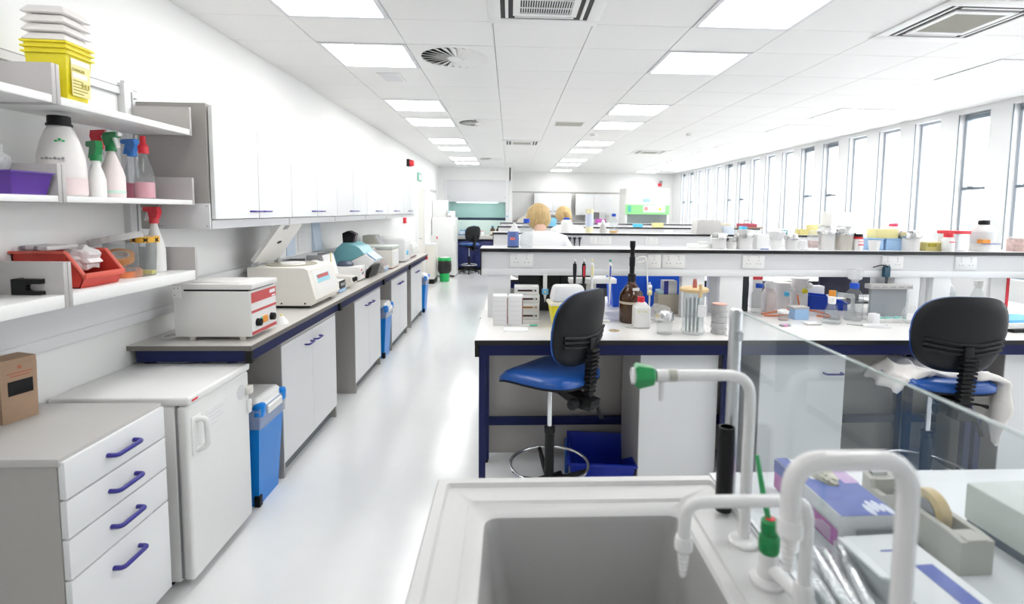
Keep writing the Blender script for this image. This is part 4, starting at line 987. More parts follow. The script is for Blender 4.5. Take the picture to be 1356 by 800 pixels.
# ---- on the first island bench, towards the windows
media_bottle((1.70, 3.44, BZ), 'clear glass bottle with blue cap beside the spine post', .049, .20)
t = bottle('wash_bottle', (1.80, 3.50, BZ), 'frosted pinkish plastic bottle behind the orange tubing', 'bottle', [(0, 0), (.045, 0), (.048, .006), (.048, .12), (.035, .15), (.02, .165)], mat('pinkish_milk', (.80, .70, .68), .4), [(.03, .16), (.034, .19), (.02, .21), (0, .212)], WHITEP)
t = carton('carton', (1.77, 3.64, BZ), (.07, .06, .25), 'white bottle-box with red band at the back of the bench', PAPER, 0, None, ((.82, .93, 0, 1, BRED),))
t = carton('tip_box', (1.865, 3.235, BZ), (.094, .07, .07), 'small pale blue tip box with grey lid', LBLUEP, .05); obj('lid', bx(-.06, .05, -.036, .036, .07, .084, bev=.003), LGREY, t)
t = thing('small_jar', 'little clear jar with white crumpled lid and reddish contents', 'jar', (1.745, 3.2, BZ)); obj('glass', lt([(0, 0), (.03, 0), (.03, .045), (.026, .05)], seg=18, caps=False), CLEAR, t); obj('contents', lt([(0, .002), (.027, .002), (.027, .012), (0, .012)], seg=16, caps=False), SPOTS, t); obj('lid', lathe(BM(), [(.034, .045), (.034, .06), (.015, .07), (0, .07)], seg=16, wob=.1, caps=False), WHITEP, t, 20)
t = thing('rubber_tubing', 'orange rubber tubing curling over the bench', 'tubing', (1.9, 3.38, BZ + .007)); obj('hose', tb(smooth_path([(-.22, -.06, 0), (-.15, -.08, 0), (-.05, -.03, 0), (.05, .04, .01), (.14, .02, .02), (.24, -.04, 0), (.19, -.12, 0), (.13, -.07, 0)], 6, .07), .006, seg=8), ORUB, t); obj('hose', tb(smooth_path([(-.22, -.03, .004), (-.1, .03, .004), (.02, .05, .02), (.10, .08, .02), (.09, .1, .11)], 6, .06), .006, seg=8), ORUB, t)
def aspirator(loc, label, h, tap_m):
    t = thing('aspirator_bottle', label, 'bottle', loc, 0, 'taps and aspirator bottles'); obj('body', lt([(0, 0), (.055, 0), (.058, .006), (.056, h * .85), (.05, h), (.0, h)], seg=22, caps=False), mat('milky_plastic', (.83, .81, .82), .35), t); obj('rim', ringm(.05, .063, .014), MILK, t, loc=(0, 0, h - .012)); obj('tap', lathe(BM(), [(.015, .0), (.018, .02), (.012, .03)], seg=12, axis='y', cy=-.085, cz=h * .62), tap_m, t); obj('valve', blob(.025, .025, .022, h * .78, 2, .02, 2), WHITEP, t, loc=(.045, -.045, 0))
aspirator((2.07, 3.60, BZ), 'milky aspirator vessel with yellow tap', .22, YELLOW)
aspirator((1.93, 3.58, BZ), 'milky aspirator vessel with blue tap beside the wash bottle', .19, CYAN)
t = thing('glass_dome', 'clear glass dome beaker standing behind the aspirators', 'beaker', (1.93, 3.8, BZ)); obj('glass', lt([(.07, 0), (.072, .16), (.06, .2), (.03, .225), (0, .23)], seg=24, caps=False), CLEAR, t)
t = thing('parts_tray', 'deep blue plastic parts tray under the spine', 'tray', (2.27, 3.62, BZ), math.radians(-15)); b = BM()
prism(b, [(-.12, 0), (.12, 0), (.13, .05), (.05, .06), (.03, .09), (-.13, .10)], 'y', -.075, -.07); prism(b, [(-.12, 0), (.12, 0), (.13, .05), (.05, .06), (.03, .09), (-.13, .10)], 'y', .07, .075); box(b, -.12, .12, -.075, .075, 0, .005); box(b, .118, .128, -.075, .075, 0, .05); box(b, -.128, -.12, -.075, .075, 0, .1)
obj('shell', b, mat('cobalt_plastic', (.003, .05, .50), .3), t, 20); obj('rim', bx(.115, .14, -.082, .082, .045, .054, bev=.002), mat('cobalt_plastic', (.003, .05, .50), .3), t)
t = carton('carton', (2.25, 3.78, BZ), (.2, .06, .14), 'white carton behind the blue parts tray', PAPER, 0)
def flask(loc, label, r, h, stop_m):
    t = thing('conical_flask', label, 'flask', loc, 0, 'conical flasks'); obj('glass', lt([(0, 0), (r * .96, 0), (r, .008), (r * .3, h * .72), (r * .3, h * .92), (r * .36, h * .94), (r * .26, h * .94), (r * .26, h * .7)], seg=22, caps=False), CLEAR, t); obj('stopper', lt([(r * .36, h * .74), (r * .42, h * .8), (r * .42, h), (0, h * 1.01)], seg=16), stop_m, t); return t
flask((2.0, 3.11, BZ), 'conical flask with white stopper at the edge of the flasks', .055, .165, WHITEP)
flask((2.085, 3.24, BZ), 'conical flask with orange stopper between flask and bottle', .052, .185, ORANGE)
media_bottle((2.20, 3.20, BZ), 'tall graduated glass bottle with blue cap, filter funnel above', .055, .24)
t = thing('filter_funnel', 'clear plastic filter cup on top of the tall bottle', 'funnel', (2.20, 3.20, BZ + .2415)); obj('cup', lt([(.018, 0), (.022, .02), (.036, .03), (.042, .085), (.046, .085), (.040, .026), (.024, .016)], seg=22, caps=False), FROST, t)
t = thing('gel_tank', 'grey-backed gel electrophoresis rack with white base', 'gel rack', (2.435, 3.18, BZ)); obj('base', bx(-.15, .15, -.06, .06, 0, .022, bev=.003), OFFW, t); obj('back_plate', bx(-.12, .12, .03, .038, .02, .22), mat('grey_acrylic', (.33, .35, .37), .2), t); obj('top_bar', bx(-.15, .13, -.01, .05, .205, .235, bev=.004), LGREY, t); obj('side_post', bx(-.128, -.12, .02, .04, .02, .21), CLEAR, t); obj('side_post', bx(.12, .128, .02, .04, .02, .21), CLEAR, t)
for k in range(4): obj('comb', bx(-.12 + k * .06, -.085 + k * .06, -.045, -.02, .022, .034), mat('mint_comb', (.35, .72, .66), .4), t)
for k in range(5): obj('top_print', bx(-.13 + k * .055, -.095 + k * .055, -.0112, -.01, .216, .222), INK, t, 0)
t = thing('plastic_bag', 'clear plastic bag with white packet leaning on the gel rack', 'bag', (2.48, 3.085, BZ)); obj('film', blob(.045, .018, .06, .06, 3, .12, 21), BAGM, t); obj('packet', bx(-.026, .026, -.022, -.014, .03, .07), PAPER, t)
t = carton('small_carton', (2.26, 3.09, BZ), (.05, .04, .065), 'tiny white carton beside the tall bottle', PAPER, .1)
t = thing('multichannel_tray', 'flat white sample tray lying on the bench', 'tray', (2.21, 3.0, BZ), -.3); obj('tray', hollow(-.07, .07, -.03, .03, 0, -.072, .072, -.032, .032, .014, t=.003), PAPER, t)
t = thing('spatula', 'small dark metal spatula on the bench', 'spatula', (2.12, 3.03, BZ), -.6); obj('blade', tb([(-.06, 0, .004), (.03, 0, .004), (.05, 0, .004)], [.002, .003, .006], seg=6), INK, t)
t = thing('eraser', 'pink and grey eraser lying on the white bench', 'eraser', (1.66, 3.02, BZ), .3); obj('body', bx(-.035, .035, -.014, .014, 0, .012, bev=.005), INK, t); obj('pink_end', bx(-.02, .012, -.0145, .0145, -.0002, .0125, bev=.005), mat('pink_rubber', (.75, .3, .6), .5), t)
t = thing('weighing_boat', 'small white weighing boat on the bench', 'dish', (1.86, 3.07, BZ)); obj('boat', hollow(-.04, .04, -.02, .02, 0, -.05, .05, -.03, .03, .012, t=.002), WHITEP, t)
t = thing('gas_tap', 'white bench gas tap with blue lever behind the flasks', 'tap', (2.36, 3.44, BZ)); obj('stem', lt([(.02, 0), (.012, .02), (.012, .12)], seg=12), WHITEP, t); obj('arm', tb([(0, 0, .115), (-.12, 0, .13)], [.018, .014], seg=10), WHITEP, t); obj('lever', bx(-.16, -.115, -.012, .012, .11, .15, bev=.004), CYAN, t)
for x, h, l in ((3.24, .205, 'large clear bottle with blue cap behind the black stool'), (3.36, .195, 'second large clear bottle with blue cap behind the black stool')): media_bottle((x, 3.72 if x < 3.3 else 3.86, BZ), l, .075, h)
t = thing('folder', 'white board with a red edge standing on the bench', 'folder', (3.36, 3.36, BZ)); obj('board', bx(-.11, .0, -.01, .01, 0, .26), PAPER, t); obj('red_edge', bx(.0, .02, -.015, .015, 0, .268, bev=.002), BRED, t)
flask((3.23, 3.42, BZ + .06), 'flask of yellow liquid behind the red-edged board', .06, .17, WHITEP)
t = carton('instrument_box', (3.23, 3.42, BZ), (.16, .12, .058), 'white box under the yellow flask, with dark slot', PAPER, 0, None, ((.3, .6, .1, .5, BLACK),))
obj('yellow_liquid', lt([(0, .004), (.055, .004), (.04, .05), (0, .05)], seg=20, caps=False), mat('amber_liquid', (.75, .5, .05), .2), [o for o in bpy.data.objects if o.name.startswith('conical_flask')][-1])
t = thing('folder_stack', 'white and pale blue folders lying on a black tray', 'folders', (3.05, 2.98, BZ), .1); obj('tray', bx(-.14, .18, -.12, .1, 0, .02, bev=.003), BLACK, t); obj('folder', bx(-.15, .16, -.1, .1, .02, .05), PAPER, t); obj('folder', bx(-.13, .16, -.08, .1, .05, .065), mat('sky_card', (.15, .5, .8), .5), t)
t = thing('plastic_bag', 'crumpled clear bag beside the black tray', 'bag', (2.86, 2.93, BZ)); obj('film', blob(.04, .04, .06, .06, 3, .2, 31), BAGM, t)
t = thing('pipette_rack', 'white acrylic rack hung with black pipettes beside the red-edged board', 'pipette stand', (3.46, 3.215, BZ)); obj('plate', bx(-.06, .2, -.03, .03, .235, .262), WHITEP, t); obj('leg', bx(.15, .17, -.03, .03, 0, .235), CLEAR, t); obj('leg', bx(-.05, -.03, -.03, .03, 0, .235), CLEAR, t)
for k in range(4):
    t = thing('pipette', 'black pipette, %s in the acrylic rack from the red-edged board' % ('first', 'second', 'third', 'fourth')[k], 'pipette', (3.42 + k * .055, 3.175, 1.04), 0, 'black pipettes in the acrylic rack'); obj('barrel', lt([(.003, -.03), (.006, .05), (.009, .12), (.013, .14), (.015, .2), (.012, .215)], seg=12), BLACK, t); obj('button', lt([(.005, .215), (.005, .235)], seg=10), WHITEP, t); obj('hook', bx(-.006, .006, -.016, .02, .13, .14), mat('mint_grip', (.2, .6, .5), .4), t)
t = thing('holster', 'small navy holster clipped on the spine rail', 'holster', (2.435, 3.257, 1.2)); obj('shell', pr([(-.0, 0), (-.028, 0), (-.028, .06), (-.018, .075), (0, .06)], 'x', -.018, .018), mat('dark_teal', (.01, .07, .12), .4), t)
t = thing('cable', 'short dark cable running into the navy holster', 'cable', (2.40, 3.25, 1.26)); obj('cord', tb(smooth_path([(-.05, .0, .0), (-.01, -.02, .02), (.03, -.02, .012), (.035, -.014, -.005)], 4, .02), .004, seg=6), BLACK, t)

# ================================================================== SINK BENCH AND SPLASH SCREEN
def rrect(x0, x1, y0, y1, r, z, n=5):
    pts = []
    for (cx_, cy_, a0) in ((x1 - r, y1 - r, 0), (x0 + r, y1 - r, PI / 2), (x0 + r, y0 + r, PI), (x1 - r, y0 + r, 1.5 * PI)):
        for i in range(n + 1):
            a = a0 + PI / 2 * i / n; pts.append((cx_ + r * math.cos(a), cy_ + r * math.sin(a), z))
    return pts
t = thing('sink_unit', 'pale grey moulded sink unit with raised rim and deep basin', 'sink', (0, 0, 0))
SX0, SX1, SY0, SY1 = -.176, .52, .22, 1.275
loops = [rrect(SX0 + .004, SX1, SY0, SY1 - .004, .004, .88), rrect(SX0, SX1, SY0, SY1, .006, .884), rrect(SX0, SX1, SY0, SY1, .006, .921), rrect(SX0 + .004, SX1 - .001, SY0 + .004, SY1 - .004, .006, .925),
         rrect(SX0 + .026, SX1 - .004, SY0 + .026, SY1 - .026, .008, .925), rrect(SX0 + .032, SX1 - .006, SY0 + .032, SY1 - .032, .008, .915), rrect(-.092, .428, .40, 1.186, .014, .914), rrect(-.087, .424, .405, 1.180, .014, .908),
         rrect(-.062, .404, .43, 1.150, .03, .9065), rrect(-.052, .398, .437, 1.140, .03, .899), rrect(-.047, .394, .442, 1.134, .03, .885), rrect(-.02, .372, .47, 1.10, .04, .68), rrect(.02, .33, .51, 1.045, .04, .66)]
for nm, lp, m_ in (('surround', loops[:10], mat('pale_sink_resin', (.66, .655, .65), .4, var=.02, scale=120)), ('basin', loops[9:], SINKM)):  # basin coloured darker than the surround to imitate its shaded walls
    b = BM(); L = [[b.verts.new(p) for p in l] for l in lp]
    for p, q in zip(L, L[1:]):
        for i in range(len(p)): b.faces.new((p[i], p[(i + 1) % len(p)], q[(i + 1) % len(p)], q[i]))
    if nm == 'basin': b.faces.new(L[-1])
    obj(nm, b, m_, t, 40)
obj('drain', ringm(.012, .03, .004), STEEL, t, loc=(.17, .8, .661))
obj('cabinet', box(box(box(bx(SX0 + .03, SX1 - .01, SY0 + .02, SY0 + .04, .02, .88), SX0 + .03, SX0 + .05, SY0 + .04, SY1 - .04, .02, .88), SX1 - .03, SX1 - .01, SY0 + .04, SY1 - .04, .02, .88), SX0 + .05, SX1 - .03, SY1 - .06, SY1 - .04, .02, .88), LGREY, t)
for x, y in ((SX0 + .06, SY0 + .06), (SX1 - .05, SY0 + .06), (SX0 + .06, SY1 - .08), (SX1 - .05, SY1 - .08)): obj('foot', lt([(.015, 0), (.015, .025)], seg=10, cx=x, cy=y), BLACK, t)
t = thing('lab_bench', 'white side bench holding the glove box, behind the splash screen', 'lab bench', (.524, .22, 0))
w = obj('worktop', bx(0, 1.6, 0, 1.065, .9, .925, bev=.001), WHITE, t); obj('edge_strip', bx(0, 1.6, 1.065, 1.068, .9, .9235), PALEG, w)
obj('frame_rail', box(bx(.02, 1.58, 1.0, 1.03, .838, .9), .02, 1.58, .03, .06, .838, .9), NAVY, t)
for x in (.02, 1.545):
    for y in (.03, 1.0): obj('leg', bx(x, x + .035, y, y + .03, 0, .838), NAVY, t)
# splash screen
t = thing('splash_screen', 'clear glass splash screen on a steel post beside the sink', 'screen', (.535, 1.19, .925))
obj('glass_panel', bx(-.002, .002, -.88, -.012, .004, .447, bev=.0008, seg=1), SCREENG, t)
obj('post', lt([(.015, 0), (.015, .445), (.012, .45), (0, .452)], seg=20), STEEL, t)
obj('glass_edge', bx(-.002, .002, -.88, -.012, .447, .449), mat('green_glass_edge', (.46, .55, .55), .2), t)
obj('post_clip', bx(-.006, .006, -.03, .0, .38, .40), STEEL, t)
obj('bottom_channel', bx(-.006, .006, -.88, -.012, 0, .006), STEEL, t)
t = thing('black_tube', 'open black plastic tube standing at the sink corner', 'tube', (.492, 1.117, .9255))
obj('wall', lt([(.014, .195), (.0175, .195), (.0185, .17), (.0185, 0), (.014, 0), (.014, .19)], seg=20, caps=False), BLACK, t)
# taps
TAPW = mat('white_tap_enamel', (.86, .85, .85), .2, var=.01, coat=.3)
def nozzle(parent, x, y, z):
    pf = [(.0135, .012), (.0155, .004), (.0155, -.008), (.011, -.012)]
    for k in range(6): pf += [(.0105 - k * .0008, -.014 - k * .0075), (.0085 - k * .0007, -.0195 - k * .0075)]
    obj('serrated_nozzle', lathe(BM(), pf, seg=16, cx=x, cy=y, cz=z), TAPW, parent)
t = thing('swan_neck_tap', 'tall white swan-neck tap with green control head', 'tap', (.493, 1.015, .915))
obj('flange', lt([(.030, 0), (.030, .006), (.024, .011), (.0135, .013)], seg=24), TAPW, t)
obj('pipe', tb(smooth_path([(0, 0, .008), (0, 0, .357), (-.17, 0, .357)], 8, .05), .0115, seg=14), TAPW, t)
obj('joint', lathe(BM(), [(.0125, -.172), (.0125, -.155)], seg=14, axis='x', cz=.357), BIEGE, t)
obj('valve', lathe(BM(), [(.0125, -.196), (.0125, -.17)], seg=14, axis='x', cz=.357), TAPW, t)
obj('spout', lt([(.0045, .305), (.0055, .345)], seg=10, cx=-.184), TAPW, t)
hd = obj('control_head', lathe(BM(), [(.017, -.2), (.02, -.203), (.027, -.234), (.021, -.240)], seg=6, axis='x', cz=.357), mat('tap_green', (.01, .30, .08), .35), t, 20)
obj('head_cap', lathe(BM(), [(.016, -.245), (.0165, -.238)], seg=14, axis='x', cz=.357), TAPW, hd)
t = thing('lever_tap', 'low white tap with bent arm and green lever valve', 'tap', (.486, .9, .915))
obj('flange', lt([(.032, 0), (.032, .006), (.022, .012), (.019, .013)], seg=24), TAPW, t)
obj('valve_body', lt([(.019, .01), (.018, .05), (.016, .06)], seg=18), TAPW, t)
gv = obj('green_valve', lt([(.0165, .058), (.0185, .064), (.0185, .088), (.0145, .094), (.0165, .1), (.0165, .118), (.012, .122)], seg=18), GREEN, t)
obj('red_dot', lt([(.0085, .1215), (.0085, .1235)], seg=14), BRED, gv)
obj('lever', tb([(-.002, .004, .122), (-.008, .012, .155), (-.016, .03, .23)], [.005, .006, .004], seg=8), mat('lever_green', (.04, .38, .13), .4), gv)
obj('connector', tb([(0, 0, .032), (.012, -.045, .03), (.018, -.085, .03)], .0125, seg=14), TAPW, t)
obj('pipe', tb(smooth_path([(.018, -.085, .01), (.018, -.085, .207), (-.192, -.085, .207), (-.192, -.085, .14)], 8, .035), .0105, seg=14), TAPW, t)
obj('socket', lt([(.0165, 0), (.0165, .055), (.013, .06)], seg=16, cx=.018, cy=-.085), TAPW, t)
nozzle(t, -.192, -.085, .135)
t = thing('swan_neck_tap', 'white swan-neck tap with hooked arm over the basin edge', 'tap', (.502, .605, .915))
obj('flange', lt([(.030, 0), (.030, .006), (.024, .011), (.0135, .013)], seg=24), TAPW, t)
obj('pipe', tb(smooth_path([(0, 0, .008), (0, 0, .381), (-.15, 0, .381), (-.15, 0, .30)], 8, .045), .0125, seg=14), TAPW, t)
nozzle(t, -.15, 0, .295)
# ---- on the side bench
t = thing('glove_box', 'blue, white and magenta glove box with cream gloves in its oval opening', 'glove box', (.722, 1.085, .925), math.radians(1))
gb = (-.062, .062, -.118, .118)
obj('carton', bx(*gb, 0, .076, bev=.0015, seg=1), PAPER, t)
obj('side_print', bx(-.0658, -.065, -.12, .12, .006, .045), MAG, t); obj('side_print', bx(-.0658, -.065, .03, .123, .045, .074), PBLUE, t)
obj('top_print', bx(-.06, .06, -.122, .02, .076, .0766), PBLUE, t); obj('top_print', bx(-.064, -.035, .02, .123, .076, .0766), PBLUE, t); obj('top_print', bx(.03, .064, .0, .123, .0762, .0768), mat('lilac_print', (.6, .4, .66), .4), t)
for k in range(4): obj('hand_print', lathe(BM(), [(.007, .0766), (.007, .0772)], seg=10, sy=3., cx=.012 + k * .013, cy=-.085 - .012 * abs(k - 1.5)), mat('pale_print', (.72, .76, .88), .4), t, 0)
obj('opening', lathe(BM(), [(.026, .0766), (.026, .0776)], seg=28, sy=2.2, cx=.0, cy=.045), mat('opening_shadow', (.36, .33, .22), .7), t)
g_ = blob(.021, .05, .012, .081, 3, .22, 41); obj('gloves', g_, mat('latex_cream', (.72, .68, .55), .5), t, 60, (0, .045, 0))
for k in range(5): obj('text_line', bx(-.0664, -.0656, -.1, -.02 - .012 * k, .012 + k * .006, .014 + k * .006), PAPER, t, 0)
obj('front_print', bx(-.03, .055, -.1256, -.125, .03, .048), INK, t)
t = thing('flat_box', 'long white carton with blue label in front of the glove box', 'box', (.728, .80, .925), math.radians(3))
obj('carton', bx(-.07, .055, -.2, .14, 0, .052, bev=.002), PAPER, t); obj('label', bx(.0, .035, -.1, .05, .052, .0528), PBLUE, t); obj('flap', pr([(-.07, .047), (-.09, .055), (-.088, .058), (-.066, .053)], 'y', .02, .13), PAPER, t); obj('print', bx(-.03, .02, .09, .094, .052, .0527), PBLUE, t)
t = thing('tape_dispenser', 'beige desk tape dispenser with a roll of yellowish tape', 'tape dispenser', (.876, 1.02, .925), math.radians(2))
b = BM(); prof = [(.13, .0), (.13, .055), (.10, .06), (.06, .04), (-.06, .038), (-.10, .062), (-.125, .062), (-.13, .055), (-.13, 0)]
prof = [(.13, 0), (-.13, 0), (-.13, .066), (-.10, .07), (.03, .07), (.07, .045), (.10, .045), (.105, .065), (.13, .07)]
prism(b, prof, 'x', -.034, -.020); prism(b, prof, 'x', .020, .034); box(b, -.02, .02, -.13, -.095, 0, .069); box(b, -.02, .02, -.1, .13, 0, .014); box(b, -.02, .02, .1, .13, 0, .066)
obj('case', b, BIEGE, t, 25); obj('roll', lathe(BM(), [(.028, -.011), (.045, -.011), (.045, .011), (.028, .011), (.028, -.011)], seg=28, axis='x', cy=-.02, cz=.062, caps=False), mat('yellowed_tape', (.66, .50, .24), .3), t); obj('hub', lathe(BM(), [(.028, -.013), (.028, .013)], seg=20, axis='x', cy=-.02, cz=.062), INK, t); obj('cutter', bx(-.018, .018, .118, .132, .066, .074), STEEL, t)
t = thing('hotplate', 'pale green-grey instrument with a dark dome on top', 'instrument', (1.125, .90, .925), math.radians(3))
obj('case', bx(-.125, .14, -.17, .15, .018, .1, bev=.006), PGREEN, t); obj('base', bx(-.12, .135, -.165, .145, 0, .02), mat('slate_base', (.08, .11, .15), .5), t); obj('recess', lt([(.0, .1), (.11, .1), (.112, .106), (.1, .107), (0, .104)], seg=28, cx=.02, caps=False), PALEG, t); obj('dome', lt([(.085, .104), (.088, .12), (.07, .15), (.03, .165), (0, .167)], seg=24, cx=.02), mat('slate_dome', (.12, .13, .15), .35), t)
for k in range(4):
    t = thing('foil_wrapped_rod', ('foil-wrapped rod lying closest to the taps', 'second foil-wrapped rod from the taps, green cap', 'third foil-wrapped rod from the taps', 'foil-wrapped rod with green cap touching the flat carton')[k], 'rod', (.553 + k * .0245, .84 + .008 * k, .938 + .012 * (k % 2)), 0, 'foil-wrapped rods')
    t.rotation_euler = (0, 0, math.radians(-8 - 3 * k))
    obj('foil', lathe(BM(), [(.004, -.12), (.011, -.1), (.012, 0), (.011, .08), (.006, .10)], seg=12, axis='y', wob=.08), FOIL, t, 20)
    if k in (1, 3): obj('green_cap', lathe(BM(), [(.013, -.15), (.014, -.12), (.013, -.11)], seg=12, axis='y'), GREEN, t)

# ================================================================== THINGS ON THE SPINE SHELVES
TZ = 1.364
def at(x, y=3.37): return (x * y / 3.30, y, TZ)
t = thing('tin', 'blue round tin with a red label on the first spine', 'tin', at(.023)); obj('can', lt([(.0355, 0), (.037, .003), (.037, .1), (.0355, .103), (0, .103)], seg=24, caps=False), mat('tin_blue', (.10, .16, .42), .35, var=.15), t); obj('base_ring', lt([(.038, 0), (.038, .008)], seg=24), BLACK, t); obj('label', bx(-.02, .012, -.0395, -.030, .05, .066), mat('label_red', (.75, .2, .18), .5), t)
t = thing('funnel', 'white plastic funnel upside down on the blue tin', 'funnel', tuple(Vector(at(.03)) + Vector((0, 0, .1035)))); obj('cone', lt([(.03, 0), (.028, .01), (.012, .045), (.008, .055), (0, .055)], seg=18, caps=False), WHITEP, t)
media_bottle(at(.107), 'clear bottle with blue cap beside the blue tin on the first spine', .04, .185)
fb = [(1.35, .046, .105, 'foil-topped white beaker at the aisle end of the beaker row'), (1.435, .034, .08, 'smallest foil-topped beaker, next to a cyan strip'), (1.515, .054, .13, 'broad foil-topped beaker beside the white carton'), (1.828, .038, .105, 'foil-topped beaker between fluted paper and small jar'),
      (2.062, .05, .165, 'tall pale foil-topped beaker'), (2.178, .055, .16, 'tall beige foil-topped beaker next to the red-capped bottle'), (2.625, .058, .135, 'white-walled foil-topped beaker beside the yellow tub')]
for x, r, h, l in fb: foil_beaker(at(x), r, h, l, mat('pale_beaker', (.78, .77, .76), .35) if x != 2.178 else mat('beige_beaker', (.66, .62, .56), .4))
t = carton('strip', at(1.472, 3.40), (.012, .03, .1), 'narrow cyan strip standing among the foil-topped beakers', CYAN, 0, None)
t = carton('carton', at(1.625), (.08, .07, .1), 'white carton with dark lower edge on the first spine', PAPER, 0, None, ((0, .06, .3, 1, PBLUE),))
t = thing('fluted_paper', 'crumpled fluted paper cone on a white tub', 'paper', at(1.728)); obj('tub', lt([(0, 0), (.03, 0), (.035, .06), (0, .06)], seg=18, caps=False), WHITEP, t); obj('paper', lathe(BM(), [(.03, .058), (.06, .12), (.056, .122), (.01, .07)], seg=24, wob=.12, caps=False), PAPER, t, 10)
t = thing('small_jar', 'small frosted jar with domed lid on the first spine', 'jar', at(1.905)); obj('wall', lt([(0, 0), (.03, 0), (.032, .04), (.022, .06), (0, .062)], seg=18, caps=False), FROST, t)
t = thing('sample_bag', 'clear bag with pink printed sachets on the first spine', 'bag', at(1.975)); obj('film', blob(.042, .03, .065, .066, 3, .12, 51), BAGM, t); obj('sachet', bx(-.03, .03, -.008, .008, .015, .06), SPOTS, t)
t = bottle('reagent_bottle', at(2.275, 3.34), 'small white bottle with red and black cap', 'bottle', [(0, 0), (.03, 0), (.031, .005), (.031, .065), (.026, .075), (.024, .08)], WHITEP, [(.027, .078), (.027, .09), (.025, .091), (.025, .107), (0, .107)], BLACK); obj('red_ring', lt([(.0275, .076), (.0275, .09)], seg=18), BRED, t); obj('print', bx(-.018, .018, -.032, -.029, .035, .042), BRED, t); obj('print', bx(-.022, .024, -.0315, -.029, .058, .061), BRED, t)
for x, l in ((2.365, 'pale blue plastic box with the white cup before it'), (2.485, 'pale blue plastic box beside the red-capped jug')):
    t = carton('plastic_box', at(x, 3.42), (.105, .09, .078), l, LBLUEP, 0, 'pale blue boxes'); obj('rim', bx(-.056, .056, -.049, .049, .07, .08, bev=.002), LBLUEP, t)
t = thing('plastic_cup', 'white plastic cup in front of the pale blue boxes', 'cup', at(2.385, 3.33)); obj('wall', lt([(0, 0), (.028, 0), (.036, .068), (.033, .068), (.026, .004), (0, .004)], seg=20, caps=False), WHITEP, t)
t = carton('plastic_box', tuple(Vector(at(2.435, 3.42)) + Vector((0, 0, .0805))), (.155, .09, .06), 'pale yellow plastic box standing on the pale blue boxes', LYELL, 0)
t = bottle('plastic_bottle', at(2.505, 3.475), 'white plastic bottle with pink-red cap behind the yellow box', 'bottle', [(0, 0), (.055, 0), (.057, .006), (.057, .11), (.05, .135), (.025, .16)], MILK, [(.027, .158), (.027, .177), (0, .178)], mat('pink_red', (.8, .08, .18), .4))
t = carton('tub', at(2.775), (.15, .09, .058), 'yellow rectangular tub with open top', mat('mustard_tub', (.66, .58, .22), .4), 0); obj('rim', bx(-.08, .08, -.05, .05, .05, .06, bev=.003), LYELL, t); obj('contents', bx(-.06, -.01, -.052, -.045, .028, .05), OLIVE, t)
t = carton('plastic_box', at(2.92), (.145, .09, .115), 'clear plastic box with red lid on the first spine', FROST, 0); obj('lid', bx(-.078, .078, -.05, .05, .115, .136, bev=.004), BRED, t)
t = bottle('plastic_bottle', at(2.885, 3.30), 'white bottle with bright red cap before the red-lidded box', 'bottle', [(0, 0), (.034, 0), (.036, .006), (.036, .07), (.028, .088), (.024, .095)], WHITEP, [(.027, .094), (.027, .122), (0, .123)], BRED); obj('print', bx(-.02, .018, -.037, -.034, .06, .066), BRED, t)
t = bottle('reagent_bottle', at(3.12), 'large white bottle with black cap and orange hazard label', 'bottle', [(0, 0), (.068, 0), (.07, .008), (.07, .135), (.06, .155), (.03, .175), (.028, .18)], WHITEP, [(.032, .178), (.032, .206), (0, .208)], BLACK); obj('paper_label', lt([(.0706, .05), (.0706, .13)], seg=24, caps=False), PALEG, t); obj('orange_mark', bx(-.066, -.012, -.0715, -.03, .055, .08), ORANGE, t); obj('blue_line', bx(-.05, .06, -.0718, -.03, .05, .054), PBLUE, t)
t = thing('small_jar', 'jar of speckled reddish pieces at the window end of the first spine', 'jar', at(3.36)); obj('wall', lt([(0, 0), (.055, 0), (.057, .08), (.05, .09), (0, .09)], seg=22, caps=False), SPOTS, t); obj('lid', lt([(.058, .085), (.058, .1), (0, .101)], seg=22), FROST, t)
t = thing('white_rack', 'low white tube rack lying behind the first spine edge', 'rack', at(1.235, 3.42)); obj('base', bx(-.09, .06, -.03, .03, 0, .03, bev=.003), WHITEP, t); obj('tube_row', bx(-.02, .05, -.02, .02, .03, .045, bev=.004), WHITEP, t)

S2 = 5.80
def sp2(x, y=S2): return (x, y, TZ)
bottle('plastic_bottle', sp2(.635), 'broad white bottle with blue cap on the second spine', 'bottle', [(0, 0), (.062, 0), (.064, .006), (.064, .105), (.05, .135), (.034, .145)], WHITEP, [(.036, .143), (.036, .165), (0, .166)], mat('cap_blue', (.01, .09, .62), .4))
t = thing('roll', 'tall paper roll with pale yellow ends and pale blue middle', 'roll', sp2(.89)); obj('tube', lt([(.045, 0), (.045, .07)], seg=22), mat('cream_yellow', (.84, .80, .55), .5), t); obj('wrap', lt([(.0455, .07), (.0455, .21)], seg=22), mat('pale_blue_wrap', (.66, .72, .86), .5), t); obj('top', lt([(.044, .21), (.044, .265)], seg=22), mat('cream_yellow', (.84, .80, .55), .5), t)
bottle('wash_bottle', sp2(1.045), 'grey tapered squeeze bottle with white tip', 'bottle', [(0, 0), (.04, 0), (.036, .06), (.025, .09), (.015, .1)], LGREY, [(.012, .098), (.02, .115), (.018, .135), (.006, .15), (0, .15)], WHITEP)
media_bottle(sp2(1.165), 'clear bottle with blue cap and orange base on the second spine', .048, .215, None, .022, mat('orange_liquid', (.85, .42, .05), .3))
t = thing('equipment_box', 'light grey tapered equipment cover on the second spine', 'box', sp2(2.22)); obj('cover', frustum(BM(), -.15, .15, -.1, .1, 0, -.125, .125, -.085, .085, .16, bev=.008), mat('warm_grey', (.58, .57, .55), .4), t)
